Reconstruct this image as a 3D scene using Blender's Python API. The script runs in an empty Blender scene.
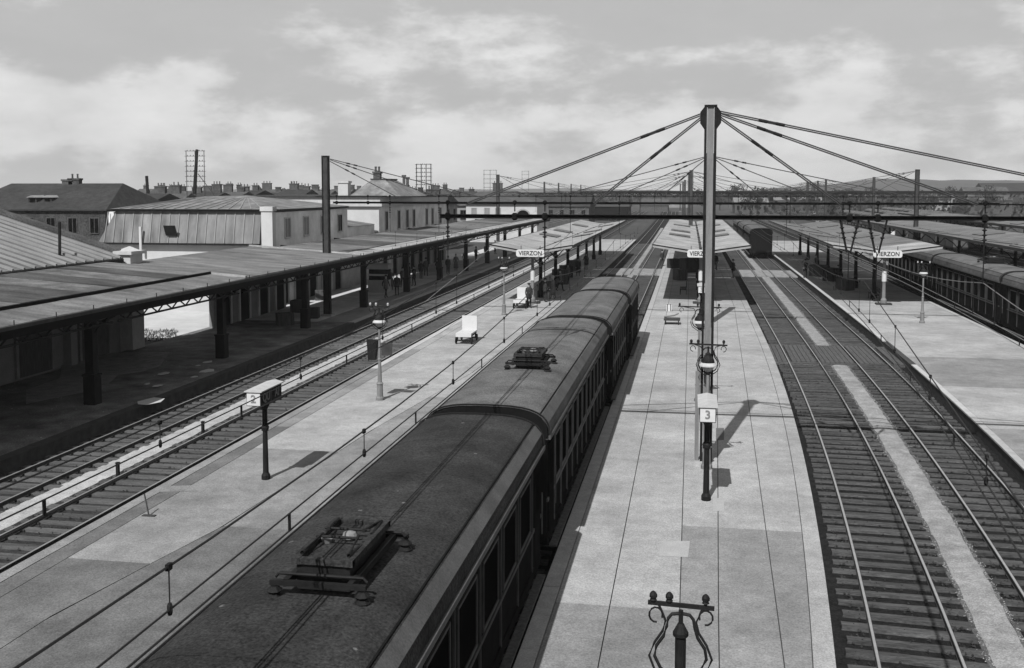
import bpy, math, random
from mathutils import Vector, Matrix
R = math.radians
rnd = random.Random(11)
scn = bpy.context.scene
COL = scn.collection

# ------------------------------------------------------------------ camera, sky, sun, exposure
H = 8.8                                   # eye height on the footbridge, above the trackbed
F = 1030.0                                # focal length in pixels of a 1024 px wide frame
PITCH = R(4.4)
YAW = math.atan(180.0 / F * math.cos(PITCH))
CY = 190.0 + F * math.tan(PITCH)
cam = bpy.data.cameras.new('camera'); camo = bpy.data.objects.new('camera', cam); COL.objects.link(camo)
camo.location = (0, 0, H)
camo.rotation_euler = (R(90) - PITCH, 0, YAW)
cam.sensor_width = 36.0; cam.lens = 36.0 * F / 1024.0
cam.shift_y = -(334.0 - CY) / 1024.0
cam.clip_start = 0.3; cam.clip_end = 9000.0
scn.camera = camo

SUN_EL, SUN_AZ = R(47), R(11)
world = bpy.data.worlds.new('World'); scn.world = world; world.use_nodes = True
wn, wl = world.node_tree.nodes, world.node_tree.links
bg = wn['Background']; bg.inputs['Strength'].default_value = 0.12
sky = wn.new('ShaderNodeTexSky'); sky.sky_type = 'NISHITA'; sky.sun_disc = False
sky.sun_elevation = SUN_EL; sky.sun_rotation = R(180) + SUN_AZ
bw = wn.new('ShaderNodeRGBToBW'); wl.new(sky.outputs[0], bw.inputs[0])
tcw = wn.new('ShaderNodeTexCoord')
sep = wn.new('ShaderNodeSeparateXYZ'); wl.new(tcw.outputs['Generated'], sep.inputs[0])
def wmath(op, a, b=None):
    n = wn.new('ShaderNodeMath'); n.operation = op
    for i, v in enumerate((a, b)):
        if v is None: continue
        if isinstance(v, (int, float)): n.inputs[i].default_value = v
        else: wl.new(v, n.inputs[i])
    return n.outputs[0]
comb = wn.new('ShaderNodeCombineXYZ')
wl.new(sep.outputs[0], comb.inputs[0]); wl.new(sep.outputs[1], comb.inputs[1]); wl.new(wmath('MULTIPLY', sep.outputs[2], 2.1), comb.inputs[2])
def wnoise(scale, detail, rough, rot, sc):
    mp = wn.new('ShaderNodeMapping'); mp.inputs['Rotation'].default_value = (0, 0, R(rot)); mp.inputs['Scale'].default_value = sc
    wl.new(comb.outputs[0], mp.inputs[0])
    nz = wn.new('ShaderNodeTexNoise'); nz.inputs['Scale'].default_value = scale
    nz.inputs['Detail'].default_value = detail; nz.inputs['Roughness'].default_value = rough
    wl.new(mp.outputs[0], nz.inputs['Vector']); return nz.outputs['Fac']
n1 = wnoise(4.2, 8.0, 0.57, 30, (1, 1, 1)); n2 = wnoise(8.0, 9.0, 0.62, 40, (1, 1, 1.2))
mixn = wmath('ADD', wmath('MULTIPLY', n1, 0.66), wmath('MULTIPLY', n2, 0.34))
rmp = wn.new('ShaderNodeMapRange'); rmp.interpolation_type = 'SMOOTHSTEP'
rmp.inputs['From Min'].default_value = 0.425; rmp.inputs['From Max'].default_value = 0.53
wl.new(wmath('SUBTRACT', mixn, wmath('MULTIPLY', wmath('MINIMUM', wmath('MAXIMUM', wmath('SUBTRACT', sep.outputs[2], 0.06), 0.0), 0.14), 0.70)), rmp.inputs['Value'])
CLOUD_LO, CLOUD_HI = 3.2, 6.4
cl = wmath('ADD', wmath('MULTIPLY', n2, CLOUD_HI - CLOUD_LO), CLOUD_LO)
mx = wn.new('ShaderNodeMix'); mx.data_type = 'FLOAT'
wl.new(wmath('ADD', wmath('MULTIPLY', rmp.outputs[0], 0.78), 0.20), mx.inputs[0])
wl.new(wmath('MINIMUM', bw.outputs[0], 3.1), mx.inputs[2]); wl.new(cl, mx.inputs[3])
wl.new(mx.outputs[0], bg.inputs['Color'])

sl = bpy.data.lights.new('sun', 'SUN'); sl.energy = 5.0; sl.angle = R(0.5)
so = bpy.data.objects.new('sun', sl); COL.objects.link(so)
so.rotation_euler = Vector((math.sin(SUN_AZ) * math.cos(SUN_EL), math.cos(SUN_AZ) * math.cos(SUN_EL), -math.sin(SUN_EL))).to_track_quat('-Z', 'Y').to_euler()
so.location = (-30, -60, 60)
vs = scn.view_settings
vs.view_transform = 'Standard'; vs.look = 'None'; vs.exposure = 0.29; vs.gamma = 1.0; vs.use_curve_mapping = False

# ------------------------------------------------------------------ measuring helpers
_r = Vector((math.cos(YAW), math.sin(YAW), 0)); _fh = Vector((-math.sin(YAW), math.cos(YAW), 0))
_f = _fh * math.cos(PITCH) + Vector((0, 0, -math.sin(PITCH))); _u = _fh * math.sin(PITCH) + Vector((0, 0, math.cos(PITCH)))
def ray(px, py): return _r * ((px - 512) / F) + _u * (-(py - CY) / F) + _f
def PZ(px, py, z):
    d = ray(px, py); t = (z - H) / d.z; return Vector((d.x * t, d.y * t, z))
def PY(px, py, Y): d = ray(px, py); t = Y / d.y; return Vector((d.x * t, Y, H + d.z * t))
def PD(px, py, d):                       # the point at depth d in front of the eye
    v = ray(px, py); return Vector((v.x * d, v.y * d, H + v.z * d))
PLAT = 0.45                              # platform height
def bend(Y): return -2.0e-5 * max(0.0, Y - 60.0) ** 2
def cx1(Y):                              # centre line of the track right of the middle platform
    y = max(Y, 10.0); x = 5.75 - (2.53e-5 * (70 - y) ** 2.8 if y < 70 else 0)
    if Y < 10: x -= (10 - Y) * 0.09
    return x + bend(Y)
def cx2(Y): return cx1(Y) + 3.32
def at(x): return lambda Y: x + bend(Y)
def lin(pts):
    def f(Y):
        if Y <= pts[0][0]: return pts[0][1] + (Y - pts[0][0]) * (pts[1][1] - pts[0][1]) / (pts[1][0] - pts[0][0])
        for (a, xa), (b, xb) in zip(pts, pts[1:]):
            if Y <= b: return xa + (xb - xa) * (Y - a) / (b - a)
        return pts[-1][1] + bend(Y)
    return f
def stations(a, b, step):
    n = max(1, int(math.ceil((b - a) / step))); return [a + (b - a) * i / n for i in range(n + 1)]

# ------------------------------------------------------------------ materials (all neutral grey: the photograph is a monochrome print)
def mat(name, v, rough=0.85, amp=0.18, scale=6.0, grain=0.0, gscale=90.0, bump=0.0, metal=0.0, stain=0.0, sscale=0.35, stretch=None, spec=0.08, spots=0.0, pscale=2.2):
    m = bpy.data.materials.new(name); m.use_nodes = True
    n, l = m.node_tree.nodes, m.node_tree.links
    p = n['Principled BSDF']; p.inputs['Roughness'].default_value = rough; p.inputs['Metallic'].default_value = metal
    p.inputs['Specular IOR Level'].default_value = spec
    tc = n.new('ShaderNodeNewGeometry'); vec = tc.outputs['Position']
    if stretch:
        mp = n.new('ShaderNodeMapping'); mp.inputs['Scale'].default_value = stretch; l.new(vec, mp.inputs[0]); vec = mp.outputs[0]
    def noise(s, det=5.0):
        z = n.new('ShaderNodeTexNoise'); z.inputs['Scale'].default_value = s; z.inputs['Detail'].default_value = det
        z.inputs['Roughness'].default_value = 0.6; l.new(vec, z.inputs['Vector']); return z.outputs['Fac']
    def mth(op, a, b):
        q = n.new('ShaderNodeMath'); q.operation = op
        for i, x in enumerate((a, b)):
            if isinstance(x, (int, float)): q.inputs[i].default_value = x
            else: l.new(x, q.inputs[i])
        return q.outputs[0]
    acc = mth('MULTIPLY_ADD', noise(scale), 0); acc.node.inputs[1].default_value = amp * 7; acc.node.inputs[2].default_value = 1 - amp * 3.5
    if grain:
        g = mth('MULTIPLY_ADD', noise(gscale, 2.0), 0); g.node.inputs[1].default_value = grain * 8; g.node.inputs[2].default_value = 1 - grain * 4
        acc = mth('MULTIPLY', acc, g)
    if stain:
        g = mth('MULTIPLY_ADD', noise(sscale, 4.0), 0); g.node.inputs[1].default_value = stain * 8; g.node.inputs[2].default_value = 1 - stain * 4
        acc = mth('MULTIPLY', acc, g)
    acc = mth('MULTIPLY', acc, v)
    if spots:                                             # scattered dust specks and droppings
        vo = n.new('ShaderNodeTexVoronoi'); vo.inputs['Scale'].default_value = pscale; l.new(vec, vo.inputs['Vector'])
        sp = mth('MULTIPLY', mth('LESS_THAN', vo.outputs['Distance'], .085), mth('GREATER_THAN', noise(pscale * .9, 1.0), .52))
        acc = mth('MULTIPLY', acc, mth('MULTIPLY_ADD', sp, 0)); acc.node.inputs[1].links[0].from_node.inputs[1].default_value = spots; acc.node.inputs[1].links[0].from_node.inputs[2].default_value = 1.0
    acc = mth('MINIMUM', mth('MAXIMUM', acc, v * 0.22), min(0.9, v * (2.2 + spots)))
    cmb = n.new('ShaderNodeCombineColor')
    for i in range(3): l.new(acc, cmb.inputs[i])
    l.new(cmb.outputs[0], p.inputs['Base Color'])
    if bump:
        b = n.new('ShaderNodeBump'); b.inputs['Strength'].default_value = bump; b.inputs['Distance'].default_value = 0.03
        l.new(noise(gscale * 0.4, 4.0), b.inputs['Height']); l.new(b.outputs[0], p.inputs['Normal'])
    return m
M = dict(
    ground=mat('trodden earth', .05, amp=.2, scale=.6, grain=.12, gscale=14, stain=.1, sscale=.05, bump=.3),
    ballast=mat('dark oily ballast', .013, amp=.3, scale=5, grain=.28, gscale=22, stain=.12, bump=1.0),
    ballast_l=mat('grey ballast', .032, amp=.3, scale=4, grain=.25, gscale=22, stain=.12, bump=1.0),
    sun_painted=mat('pale sun-painted paving', .42, amp=.12, scale=1.5, grain=.12, gscale=30, stain=.14, sscale=.5),  # sunlight on the floor under the canopy put into the colour
    gravel_pale=mat('pale raked gravel', .31, amp=.14, scale=2.2, grain=.16, gscale=30, stain=.1, bump=.6),
    gravel_dirty=mat('oily trodden gravel', .085, amp=.2, scale=3, grain=.2, gscale=24, stain=.14, bump=.8),
    gravel=mat('pale gravel', .21, amp=.2, scale=2.2, grain=.22, gscale=30, stain=.06, bump=.6),
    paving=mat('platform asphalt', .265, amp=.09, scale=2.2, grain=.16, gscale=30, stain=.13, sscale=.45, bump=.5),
    paving_mid=mat('worn and vignetted asphalt', .185, amp=.1, scale=2.2, grain=.17, gscale=30, stain=.15, sscale=.45, bump=.5),  # worn stretches; also stands in for vignette and canopy shade
    paving_dark=mat('dark vignetted asphalt', .11, amp=.12, scale=1.8, grain=.19, gscale=30, stain=.17, sscale=.5, bump=.5),  # lens vignette at the near end put into the colour
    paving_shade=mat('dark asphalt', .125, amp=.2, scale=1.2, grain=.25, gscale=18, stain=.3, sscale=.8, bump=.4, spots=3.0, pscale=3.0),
    patch_light=mat('fresh cement patch', .30, amp=.06, scale=3, grain=.08, gscale=38),
    patch_dark=mat('tar patch', .10, amp=.1, scale=3, grain=.1, gscale=38),
    joint=mat('tarred joint', .03, amp=.1),
    kerb=mat('kerb stone', .30, amp=.1, scale=3, grain=.1, gscale=30),
    kerb_white=mat('whitewashed kerb', .36, amp=.08, scale=3, grain=.06, gscale=30),
    wallface=mat('platform wall', .05, amp=.2, scale=3, grain=.1),
    sleeper=mat('weathered sleeper timber', .058, amp=.3, scale=7, grain=.25, gscale=26, stain=.24, sscale=.6, stretch=(.4, 3, 3)),
    sleeper_l=mat('dry sleeper timber', .075, amp=.2, scale=7, grain=.18, gscale=30, stain=.24, sscale=.6, stretch=(.4, 3, 3)),
    plank=mat('crossing timber', .07, amp=.2, scale=5, grain=.15, gscale=30, stretch=(4, .4, 3)),
    rail=mat('rusty rail', .05, .6, amp=.2, metal=.0),
    railtop=mat('polished rail head', .42, .35, amp=.08, metal=.6),
    iron=mat('black painted iron', .012, .6, amp=.25, scale=4, grain=.1),
    iron_grey=mat('grey painted iron', .15, .6, amp=.12, scale=3, grain=.1, gscale=40, stretch=(3, 3, .4)),
    iron_mid=mat('weathered iron', .04, .65, amp=.2, scale=3, grain=.1),
    wire=mat('tarnished wire', .02, .5, amp=.1),
    wire_pale=mat('bright wire', .16, .4, amp=.1),
    car_roof=mat('sooty carriage roof', .027, .75, amp=.22, scale=1.3, grain=.34, gscale=26, stain=.22, sscale=.5, bump=.5, spots=2.2),
    car_roof_pale=mat('dusty carriage roof', .095, .8, amp=.16, scale=1.3, grain=.24, gscale=26, stain=.2, sscale=.5, bump=.5, spots=-.45, pscale=1.7),
    car_edge=mat('worn roof edge', .07, .6, amp=.2, scale=1.5, grain=.15, gscale=30),
    car_side=mat('dark carriage paint', .009, .6, amp=.25, scale=2, grain=.15, stain=.15, spec=0.0),
    car_trim=mat('worn carriage moulding', .075, .6, amp=.2, scale=5, grain=.15),
    glass=mat('dark window glass', .004, .6, amp=.1, spec=0.0),
    black=mat('soot black', .006, .8, amp=.2),
    sheet_dark=mat('dark roofing sheet', .06, .8, amp=.28, scale=.9, grain=.25, gscale=20, stain=.22, sscale=.7, stretch=(.5, 1.5, 1), bump=.6),
    sheet_mid=mat('grey roofing sheet', .125, .8, amp=.22, scale=.9, grain=.2, gscale=20, stain=.2, sscale=.7, stretch=(.5, 1.5, 1), bump=.6),
    sheet_worn=mat('patched roofing sheet', .11, .8, amp=.3, scale=1.1, grain=.24, gscale=20, stain=.22, sscale=.8, bump=.6),
    sheet_pale=mat('pale roofing sheet', .25, .8, amp=.14, scale=.9, grain=.16, gscale=20, stain=.16, sscale=.5, bump=.4),
    skylight=mat('grimy skylight glass', .06, .3, amp=.2, scale=1),
    fascia=mat('pale fascia board', .24, .7, amp=.12, scale=2),
    zinc=mat('seamed zinc roof', .14, .7, amp=.26, scale=.9, grain=.14, stain=.16, stretch=(1.6, 1.6, .3)),
    zinc_pale=mat('pale zinc', .20, .7, amp=.12, scale=.8, grain=.08),
    slate=mat('slate roof', .034, .8, amp=.2, scale=1.5, grain=.18, gscale=9, stain=.1),
    tile=mat('old roof tiles', .065, .85, amp=.2, scale=1.2, grain=.2, gscale=8, stain=.1),
    stone_dark=mat('dark rubble wall', .05, amp=.25, scale=1.5, grain=.25, gscale=6, stain=.15, bump=.4),
    render_grey=mat('grey rendered wall', .19, amp=.12, scale=.8, grain=.08, gscale=20, stain=.1),
    render_pale=mat('pale rendered wall', .52, amp=.12, scale=.8, grain=.1, gscale=20, stain=.12),
    render_white=mat('whitewashed wall', .38, amp=.06, scale=.8, grain=.05, gscale=20, stain=.05),
    brick=mat('sooty brick', .065, amp=.2, scale=3, grain=.15, gscale=9),
    court=mat('sunlit courtyard sand', .38, amp=.06, scale=1, grain=.07, gscale=20, stain=.05),
    white=mat('white enamel', .46, .5, amp=.04, scale=3, grain=.03),
    offwhite=mat('dusty white paint', .36, .6, amp=.08, scale=4, grain=.05),
    letter=mat('black lettering', .02, .6, amp=.05),
    porcelain=mat('white porcelain', .3, .25, amp=.05),
    timber=mat('dark timber', .07, amp=.25, scale=4, grain=.15, stretch=(3, 3, .5)),
    cloth=mat('dark cloth', .03, .95, amp=.25, scale=8, grain=.1),
    cloth_mid=mat('grey cloth', .12, .95, amp=.2, scale=8, grain=.1),
    cloth_pale=mat('pale linen', .5, .95, amp=.12, scale=8),
    skin=mat('skin', .32, .6, amp=.1),
    paper=mat('litter paper', .4, .9, amp=.1),
    bark=mat('bark', .06, amp=.25, scale=6),
    leaf=mat('foliage', .04, .8, amp=.3, scale=.8, grain=.2, gscale=3),
    leaf_far=mat('distant foliage', .03, .9, amp=.25, scale=.05, grain=.2, gscale=.3),
    grass=mat('weeds', .1, .9, amp=.3, scale=3),
)

# ------------------------------------------------------------------ mesh builder
WLOC = {}
def wloc(o): return WLOC.get(o.name, Vector((0, 0, 0)))
class MB:
    def __init__(s): s.v, s.f, s.m, s.cur = [], [], [], 0
    def slot(s, i): s.cur = i; return s
    def add(s, vs_, fs_):
        b = len(s.v); s.v += [Vector(q) for q in vs_]
        for f in fs_: s.f.append([i + b for i in f]); s.m.append(s.cur)
        return s
    def box(s, x0, x1, y0, y1, z0, z1):
        return s.add([(x0, y0, z0), (x1, y0, z0), (x1, y1, z0), (x0, y1, z0), (x0, y0, z1), (x1, y0, z1), (x1, y1, z1), (x0, y1, z1)],
                     [(3, 2, 1, 0), (4, 5, 6, 7), (0, 1, 5, 4), (1, 2, 6, 5), (2, 3, 7, 6), (3, 0, 4, 7)])
    def cbox(s, c, sx, sy, sz, rz=0.0, rx=0.0, ry=0.0):
        m = Matrix.Translation(Vector(c)) @ Matrix.Rotation(rz, 4, 'Z') @ Matrix.Rotation(ry, 4, 'Y') @ Matrix.Rotation(rx, 4, 'X')
        q = MB().box(-sx / 2, sx / 2, -sy / 2, sy / 2, -sz / 2, sz / 2)
        return s.add([m @ p for p in q.v], q.f)
    def bar(s, a, b, w, h=None):                        # rectangular bar between two points
        a, b = Vector(a), Vector(b); d = (b - a); L = d.length
        if L < 1e-6: return s
        h = h or w; q = d.to_track_quat('Y', 'Z').to_matrix()
        ex, ez = q @ Vector((w / 2, 0, 0)), q @ Vector((0, 0, h / 2))
        return s.add([a - ex - ez, a + ex - ez, b + ex - ez, b - ex - ez, a - ex + ez, a + ex + ez, b + ex + ez, b - ex + ez],
                     [(3, 2, 1, 0), (4, 5, 6, 7), (0, 1, 5, 4), (1, 2, 6, 5), (2, 3, 7, 6), (3, 0, 4, 7)])
    def tube(s, pts, r, n=6, caps=True):
        pts = [Vector(p) for p in pts]; b = len(s.v); k = len(pts); rs = r if isinstance(r, (list, tuple)) else [r] * k
        for i, p in enumerate(pts):
            d = (pts[min(i + 1, k - 1)] - pts[max(i - 1, 0)]).normalized()
            up = Vector((0, 0, 1)) if abs(d.z) < .95 else Vector((1, 0, 0))
            e1 = d.cross(up).normalized(); e2 = e1.cross(d)
            for j in range(n):
                a = 2 * math.pi * j / n; s.v.append(p + (e1 * math.cos(a) + e2 * math.sin(a)) * rs[i])
        for i in range(k - 1):
            for j in range(n):
                s.f.append([b + i * n + j, b + i * n + (j + 1) % n, b + (i + 1) * n + (j + 1) % n, b + (i + 1) * n + j]); s.m.append(s.cur)
        if caps:
            s.f.append([b + j for j in range(n)][::-1]); s.m.append(s.cur)
            s.f.append([b + (k - 1) * n + j for j in range(n)]); s.m.append(s.cur)
        return s
    def lathe(s, prof, c=(0, 0, 0), n=12, sx=1.0, sy=1.0):
        b = len(s.v); c = Vector(c)
        for r, z in prof:
            for j in range(n):
                a = 2 * math.pi * j / n; s.v.append(c + Vector((r * math.cos(a) * sx, r * math.sin(a) * sy, z)))
        for i in range(len(prof) - 1):
            for j in range(n):
                s.f.append([b + i * n + j, b + i * n + (j + 1) % n, b + (i + 1) * n + (j + 1) % n, b + (i + 1) * n + j]); s.m.append(s.cur)
        s.f.append([b + j for j in range(n)][::-1]); s.m.append(s.cur)
        s.f.append([b + (len(prof) - 1) * n + j for j in range(n)]); s.m.append(s.cur)
        return s
    def prism(s, poly, vec):                            # polygon extruded along vec
        k = len(poly); vec = Vector(vec); p = [Vector(q) for q in poly]
        return s.add(p + [q + vec for q in p], [tuple(range(k))[::-1], tuple(range(k, 2 * k))] + [(i, (i + 1) % k, k + (i + 1) % k, k + i) for i in range(k)])
    def quad(s, *p): return s.add(p, [tuple(range(len(p)))])
    def sweep(s, prof, fx, ys, closed=True, caps=True):            # profile [(dx, z)] carried along a centre line x = fx(y)
        b = len(s.v); k = len(prof)
        for Y in ys:
            X = fx(Y)
            for dx, z in prof: s.v.append(Vector((X + (dx(Y) if callable(dx) else dx), Y, z)))
        for i in range(len(ys) - 1):
            for j in range(k if closed else k - 1):
                s.f.append([b + i * k + j, b + i * k + (j + 1) % k, b + (i + 1) * k + (j + 1) % k, b + (i + 1) * k + j]); s.m.append(s.cur)
        if closed and caps:
            s.f.append([b + j for j in range(k)]); s.m.append(s.cur)
            s.f.append([b + (len(ys) - 1) * k + j for j in range(k)][::-1]); s.m.append(s.cur)
        return s
    def mesh(s, name, mats, off=Vector((0, 0, 0)), smooth=False):
        me = bpy.data.meshes.new(name); me.from_pydata([tuple(p - off) for p in s.v], [], s.f)
        for m_ in (mats if isinstance(mats, (list, tuple)) else [mats]): me.materials.append(m_)
        me.polygons.foreach_set('material_index', s.m)
        if smooth: me.polygons.foreach_set('use_smooth', [True] * len(me.polygons))
        import bmesh
        bm = bmesh.new(); bm.from_mesh(me); bmesh.ops.recalc_face_normals(bm, faces=bm.faces); bm.to_mesh(me); bm.free()
        return me
    def build(s, name, mats, parent=None, smooth=False, loc=None):
        off = wloc(parent) if parent else Vector(loc or (0, 0, 0))
        o = bpy.data.objects.new(name, s.mesh(name, mats, off, smooth)); COL.objects.link(o)
        if parent: o.parent = parent; WLOC[o.name] = off
        else: o.location = off; WLOC[o.name] = off
        return o
def inst(name, me, parent=None, loc=(0, 0, 0), rz=0.0):
    o = bpy.data.objects.new(name, me); COL.objects.link(o)
    if parent: o.parent = parent
    o.location = Vector(loc) - (wloc(parent) if parent else Vector((0, 0, 0))); o.rotation_euler = (0, 0, rz); return o
def thing(name, label, cat, loc=(0, 0, 0), group=None):
    o = bpy.data.objects.new(name, None); COL.objects.link(o); o.location = loc; o.empty_display_size = .2
    WLOC[o.name] = Vector(loc); return tag(o, label, cat, group)
def tag(o, label, cat, group=None):
    o['label'] = label; o['category'] = cat
    if group: o['group'] = group
    return o
def struct(o, kind='structure', label=None):
    o['kind'] = kind
    if label: o['label'] = label
    return o
def sgroup(name, loc=(0, 0, 0)):
    o = bpy.data.objects.new(name, None); COL.objects.link(o); o.location = loc; WLOC[o.name] = Vector(loc); o['kind'] = 'structure'; return o
def dup(root, loc=None, rz=None, label=None, group=None, scale=None):
    def cp(o, par):
        c = o.copy(); COL.objects.link(c); c.parent = par
        for ch in o.children: cp(ch, c)
        return c
    r = cp(root, None)
    if loc is not None: r.location = loc; WLOC[r.name] = Vector(loc)
    if rz is not None: r.rotation_euler = (0, 0, rz)
    if scale is not None: r.scale = (scale,) * 3
    if label: r['label'] = label
    if group: r['group'] = group
    return r
def lettering(txt, size, loc, rot, parent, m=None, sx=1.0, name='lettering'):
    cu = bpy.data.curves.new(name, 'FONT'); cu.body = txt; cu.size = size; cu.extrude = .004; cu.offset = size * .02
    cu.align_x = 'CENTER'; cu.align_y = 'CENTER'; cu.resolution_u = 3
    t = bpy.data.objects.new(name, cu); COL.objects.link(t)
    me = bpy.data.meshes.new_from_object(t.evaluated_get(bpy.context.evaluated_depsgraph_get()))
    bpy.data.objects.remove(t); me.materials.clear(); me.materials.append(m or M['letter'])
    o = bpy.data.objects.new(name, me); COL.objects.link(o); o.parent = parent
    o.location = Vector(loc) - wloc(parent); o.rotation_euler = rot; o.scale = (sx, 1, 1); return o

# ================================================================== THE SETTING
g = MB()
gx = [-3000, -1200, -500, -200, -80, -30, 0, 30, 80, 200, 500, 1200, 3000]; gy = [-80, -20, 40, 100, 200, 400, 800, 1600, 3200, 6000]
for i in range(len(gx) - 1):
    for j in range(len(gy) - 1):
        g.quad((gx[i], gy[j], -.06), (gx[i + 1], gy[j], -.06), (gx[i + 1], gy[j + 1], -.06), (gx[i], gy[j + 1], -.06))
struct(g.build('ground', M['ground']))

# ---- railway tracks: bed, two rails with polished heads, sleepers one by one where they can be told apart
SL = {}
def sleeper_mesh(kind):
    k = (kind, rnd.randrange(4))
    if k not in SL:
        w = .125 + .012 * k[1]; z = .028 + .006 * k[1]
        q = MB().prism([(-1.28, -w, -.1), (1.28, -w, -.1), (1.28, -w + .012, z), (-1.28, -w + .012, z)], (0, 0, 0))
        q = MB().add([(-1.28, -w, -.1), (1.27, -w, -.1), (1.28, w, -.1), (-1.27, w, -.1), (-1.26, -w + .015, z), (1.27, -w + .015, z + .006), (1.26, w - .015, z), (-1.27, w - .015, z - .005)],
                     [(4, 5, 6, 7), (0, 1, 5, 4), (1, 2, 6, 5), (2, 3, 7, 6), (3, 0, 4, 7)])
        SL[k] = q.mesh('sleeper', M[kind])
    return SL[k]
RAILP = [(-.035, .05), (.035, .05), (.012, .075), (.012, .145), (.036, .155), (.036, .178), (-.036, .178), (-.036, .155), (-.012, .145), (-.012, .075)]
def track(fx, y0, y1, label, bed='ballast', timber='sleeper', near=(0, 0), width=1.75):
    t = sgroup('railway_track'); t['label'] = label
    ys = stations(y0, min(y1, 130), 2.5) + stations(min(y1, 130), y1, 12)[1:] if y1 > 130 else stations(y0, y1, 2.5)
    b = MB().sweep([(-width, -.055), (-width + .25, .0), (-.5, .008), (.5, .008), (width - .25, .0), (width, -.055)], fx, ys, closed=False)
    struct(b.build('ballast_bed', M[bed], t))
    for s in (-.752, .752):
        q = MB().sweep([(x + s, z) for x, z in RAILP], fx, ys)
        r = q.build('rail', M['rail'], t)
        hd = MB().sweep([(s - .026, .178), (s + .026, .178), (s + .022, .183), (s - .022, .183)], fx, ys).build('rail_head', M['railtop'], r)
    Y = y0; far = MB()
    while Y < y1:
        x = fx(Y); a = math.atan2(-(fx(Y + .5) - fx(Y - .5)), 1.0) + rnd.uniform(-.028, .028)
        if near[0] <= Y <= near[1]:
            inst('sleeper', sleeper_mesh(timber), t, (x + rnd.uniform(-.04, .04), Y, .028), a)
        elif Y < 170:
            far.cbox((x, Y, .0), 2.54, .25, .13, a)
        Y += .63 + rnd.uniform(-.025, .025)
    if far.v: far.build('sleepers_beyond', M[timber], t)['kind'] = 'stuff'
    return t
track(cx1, 2, 420, 'curving track along the right edge of the middle platform', near=(15, 90))
track(cx2, 2, 420, 'curving track along the left edge of the right-hand platform', near=(15, 90))
track(at(-4.5), 2, 420, 'track under the standing train', near=(56, 75), bed='ballast')
track(at(-7.6), 2, 420, 'empty track between the left platform and the train', near=(56, 75), bed='ballast')
track(at(-16.2), 2, 420, 'track along the left edge of the lamp-lined platform', bed='ballast_l', timber='sleeper_l', near=(22, 85))
track(at(-19.5), 2, 420, 'track along the main platform under the long canopy', bed='ballast_l', timber='sleeper_l', near=(26, 85))
track(at(19.7), 2, 420, 'track under the dark train on the right', near=(0, 0))
for k, xx in enumerate((36, 40, 44.5, 49, 54, 59)):
    track(at(xx), 70, 420, 'siding track far right, number %d out from the platforms' % (k + 1), near=(0, 0))

# pale gravel ways between the tracks
def gravel_way(fx, w, y0, y1, m='gravel', lift=0.0):
    b = MB(); ys = stations(y0, y1, .3); wob = [(.012 * math.sin(Y * 1.7) + .014 * math.sin(Y * 4.3 + 1), .012 * math.sin(Y * 1.3 + 2) + .014 * math.sin(Y * 5.1)) for Y in ys]
    for i in range(len(ys) - 1):
        (a0, b0), (a1, b1) = wob[i], wob[i + 1]; Y0, Y1 = ys[i], ys[i + 1]; xa, xb = fx(Y0), fx(Y1)
        for (l, r, z0, z1) in ((-.5, -.49, -.03, .06), (-.49, -.25, .06, .085), (-.25, .25, .085, .085), (.25, .49, .085, .06), (.49, .5, .06, -.03)):
            la0 = l * w + (a0 if l < -.4 else b0 if l > .4 else 0); ra0 = r * w + (b0 if r > .4 else a0 if r < -.4 else 0)
            la1 = l * w + (a1 if l < -.4 else b1 if l > .4 else 0); ra1 = r * w + (b1 if r > .4 else a1 if r < -.4 else 0)
            b.quad((xa + la0, Y0, z0), (xa + ra0, Y0, z1), (xb + ra1, Y1, z1), (xb + la1, Y1, z0))
    for v in b.v: v.z += lift
    return struct(b.build('gravel_path', M[m]))
gravel_way(lambda Y: (cx1(Y) + cx2(Y)) / 2 + .03, .72, 4, 53)['label'] = 'pale gravel way between the right-hand tracks before the crossing'
gravel_way(lambda Y: (cx1(Y) + cx2(Y)) / 2 + .03, .72, 59.2, 170)['label'] = 'pale gravel way between the right-hand tracks beyond the crossing'
gravel_way(lambda Y: (cx1(Y) + cx2(Y)) / 2 + .03, .92, 4, 52.9, 'gravel_dirty', -.016)['label'] = 'dirty shoulders of the gravel way before the crossing'
gravel_way(lambda Y: (cx1(Y) + cx2(Y)) / 2 + .03, .92, 59.3, 150, 'gravel_dirty', -.016)['label'] = 'dirty shoulders of the gravel way beyond the crossing'
gravel_way(at(-17.9), .95, 4, 240, 'gravel_pale')['label'] = 'pale gravel way between the left-hand tracks'
gravel_way(at(-14.98), .28, 46, 110, 'gravel_pale')['label'] = 'pale gravel at the foot of the lamp-lined platform'
gravel_way(at(-6.05), .6, 66, 240)['label'] = 'pale gravel way beyond the train'

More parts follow.
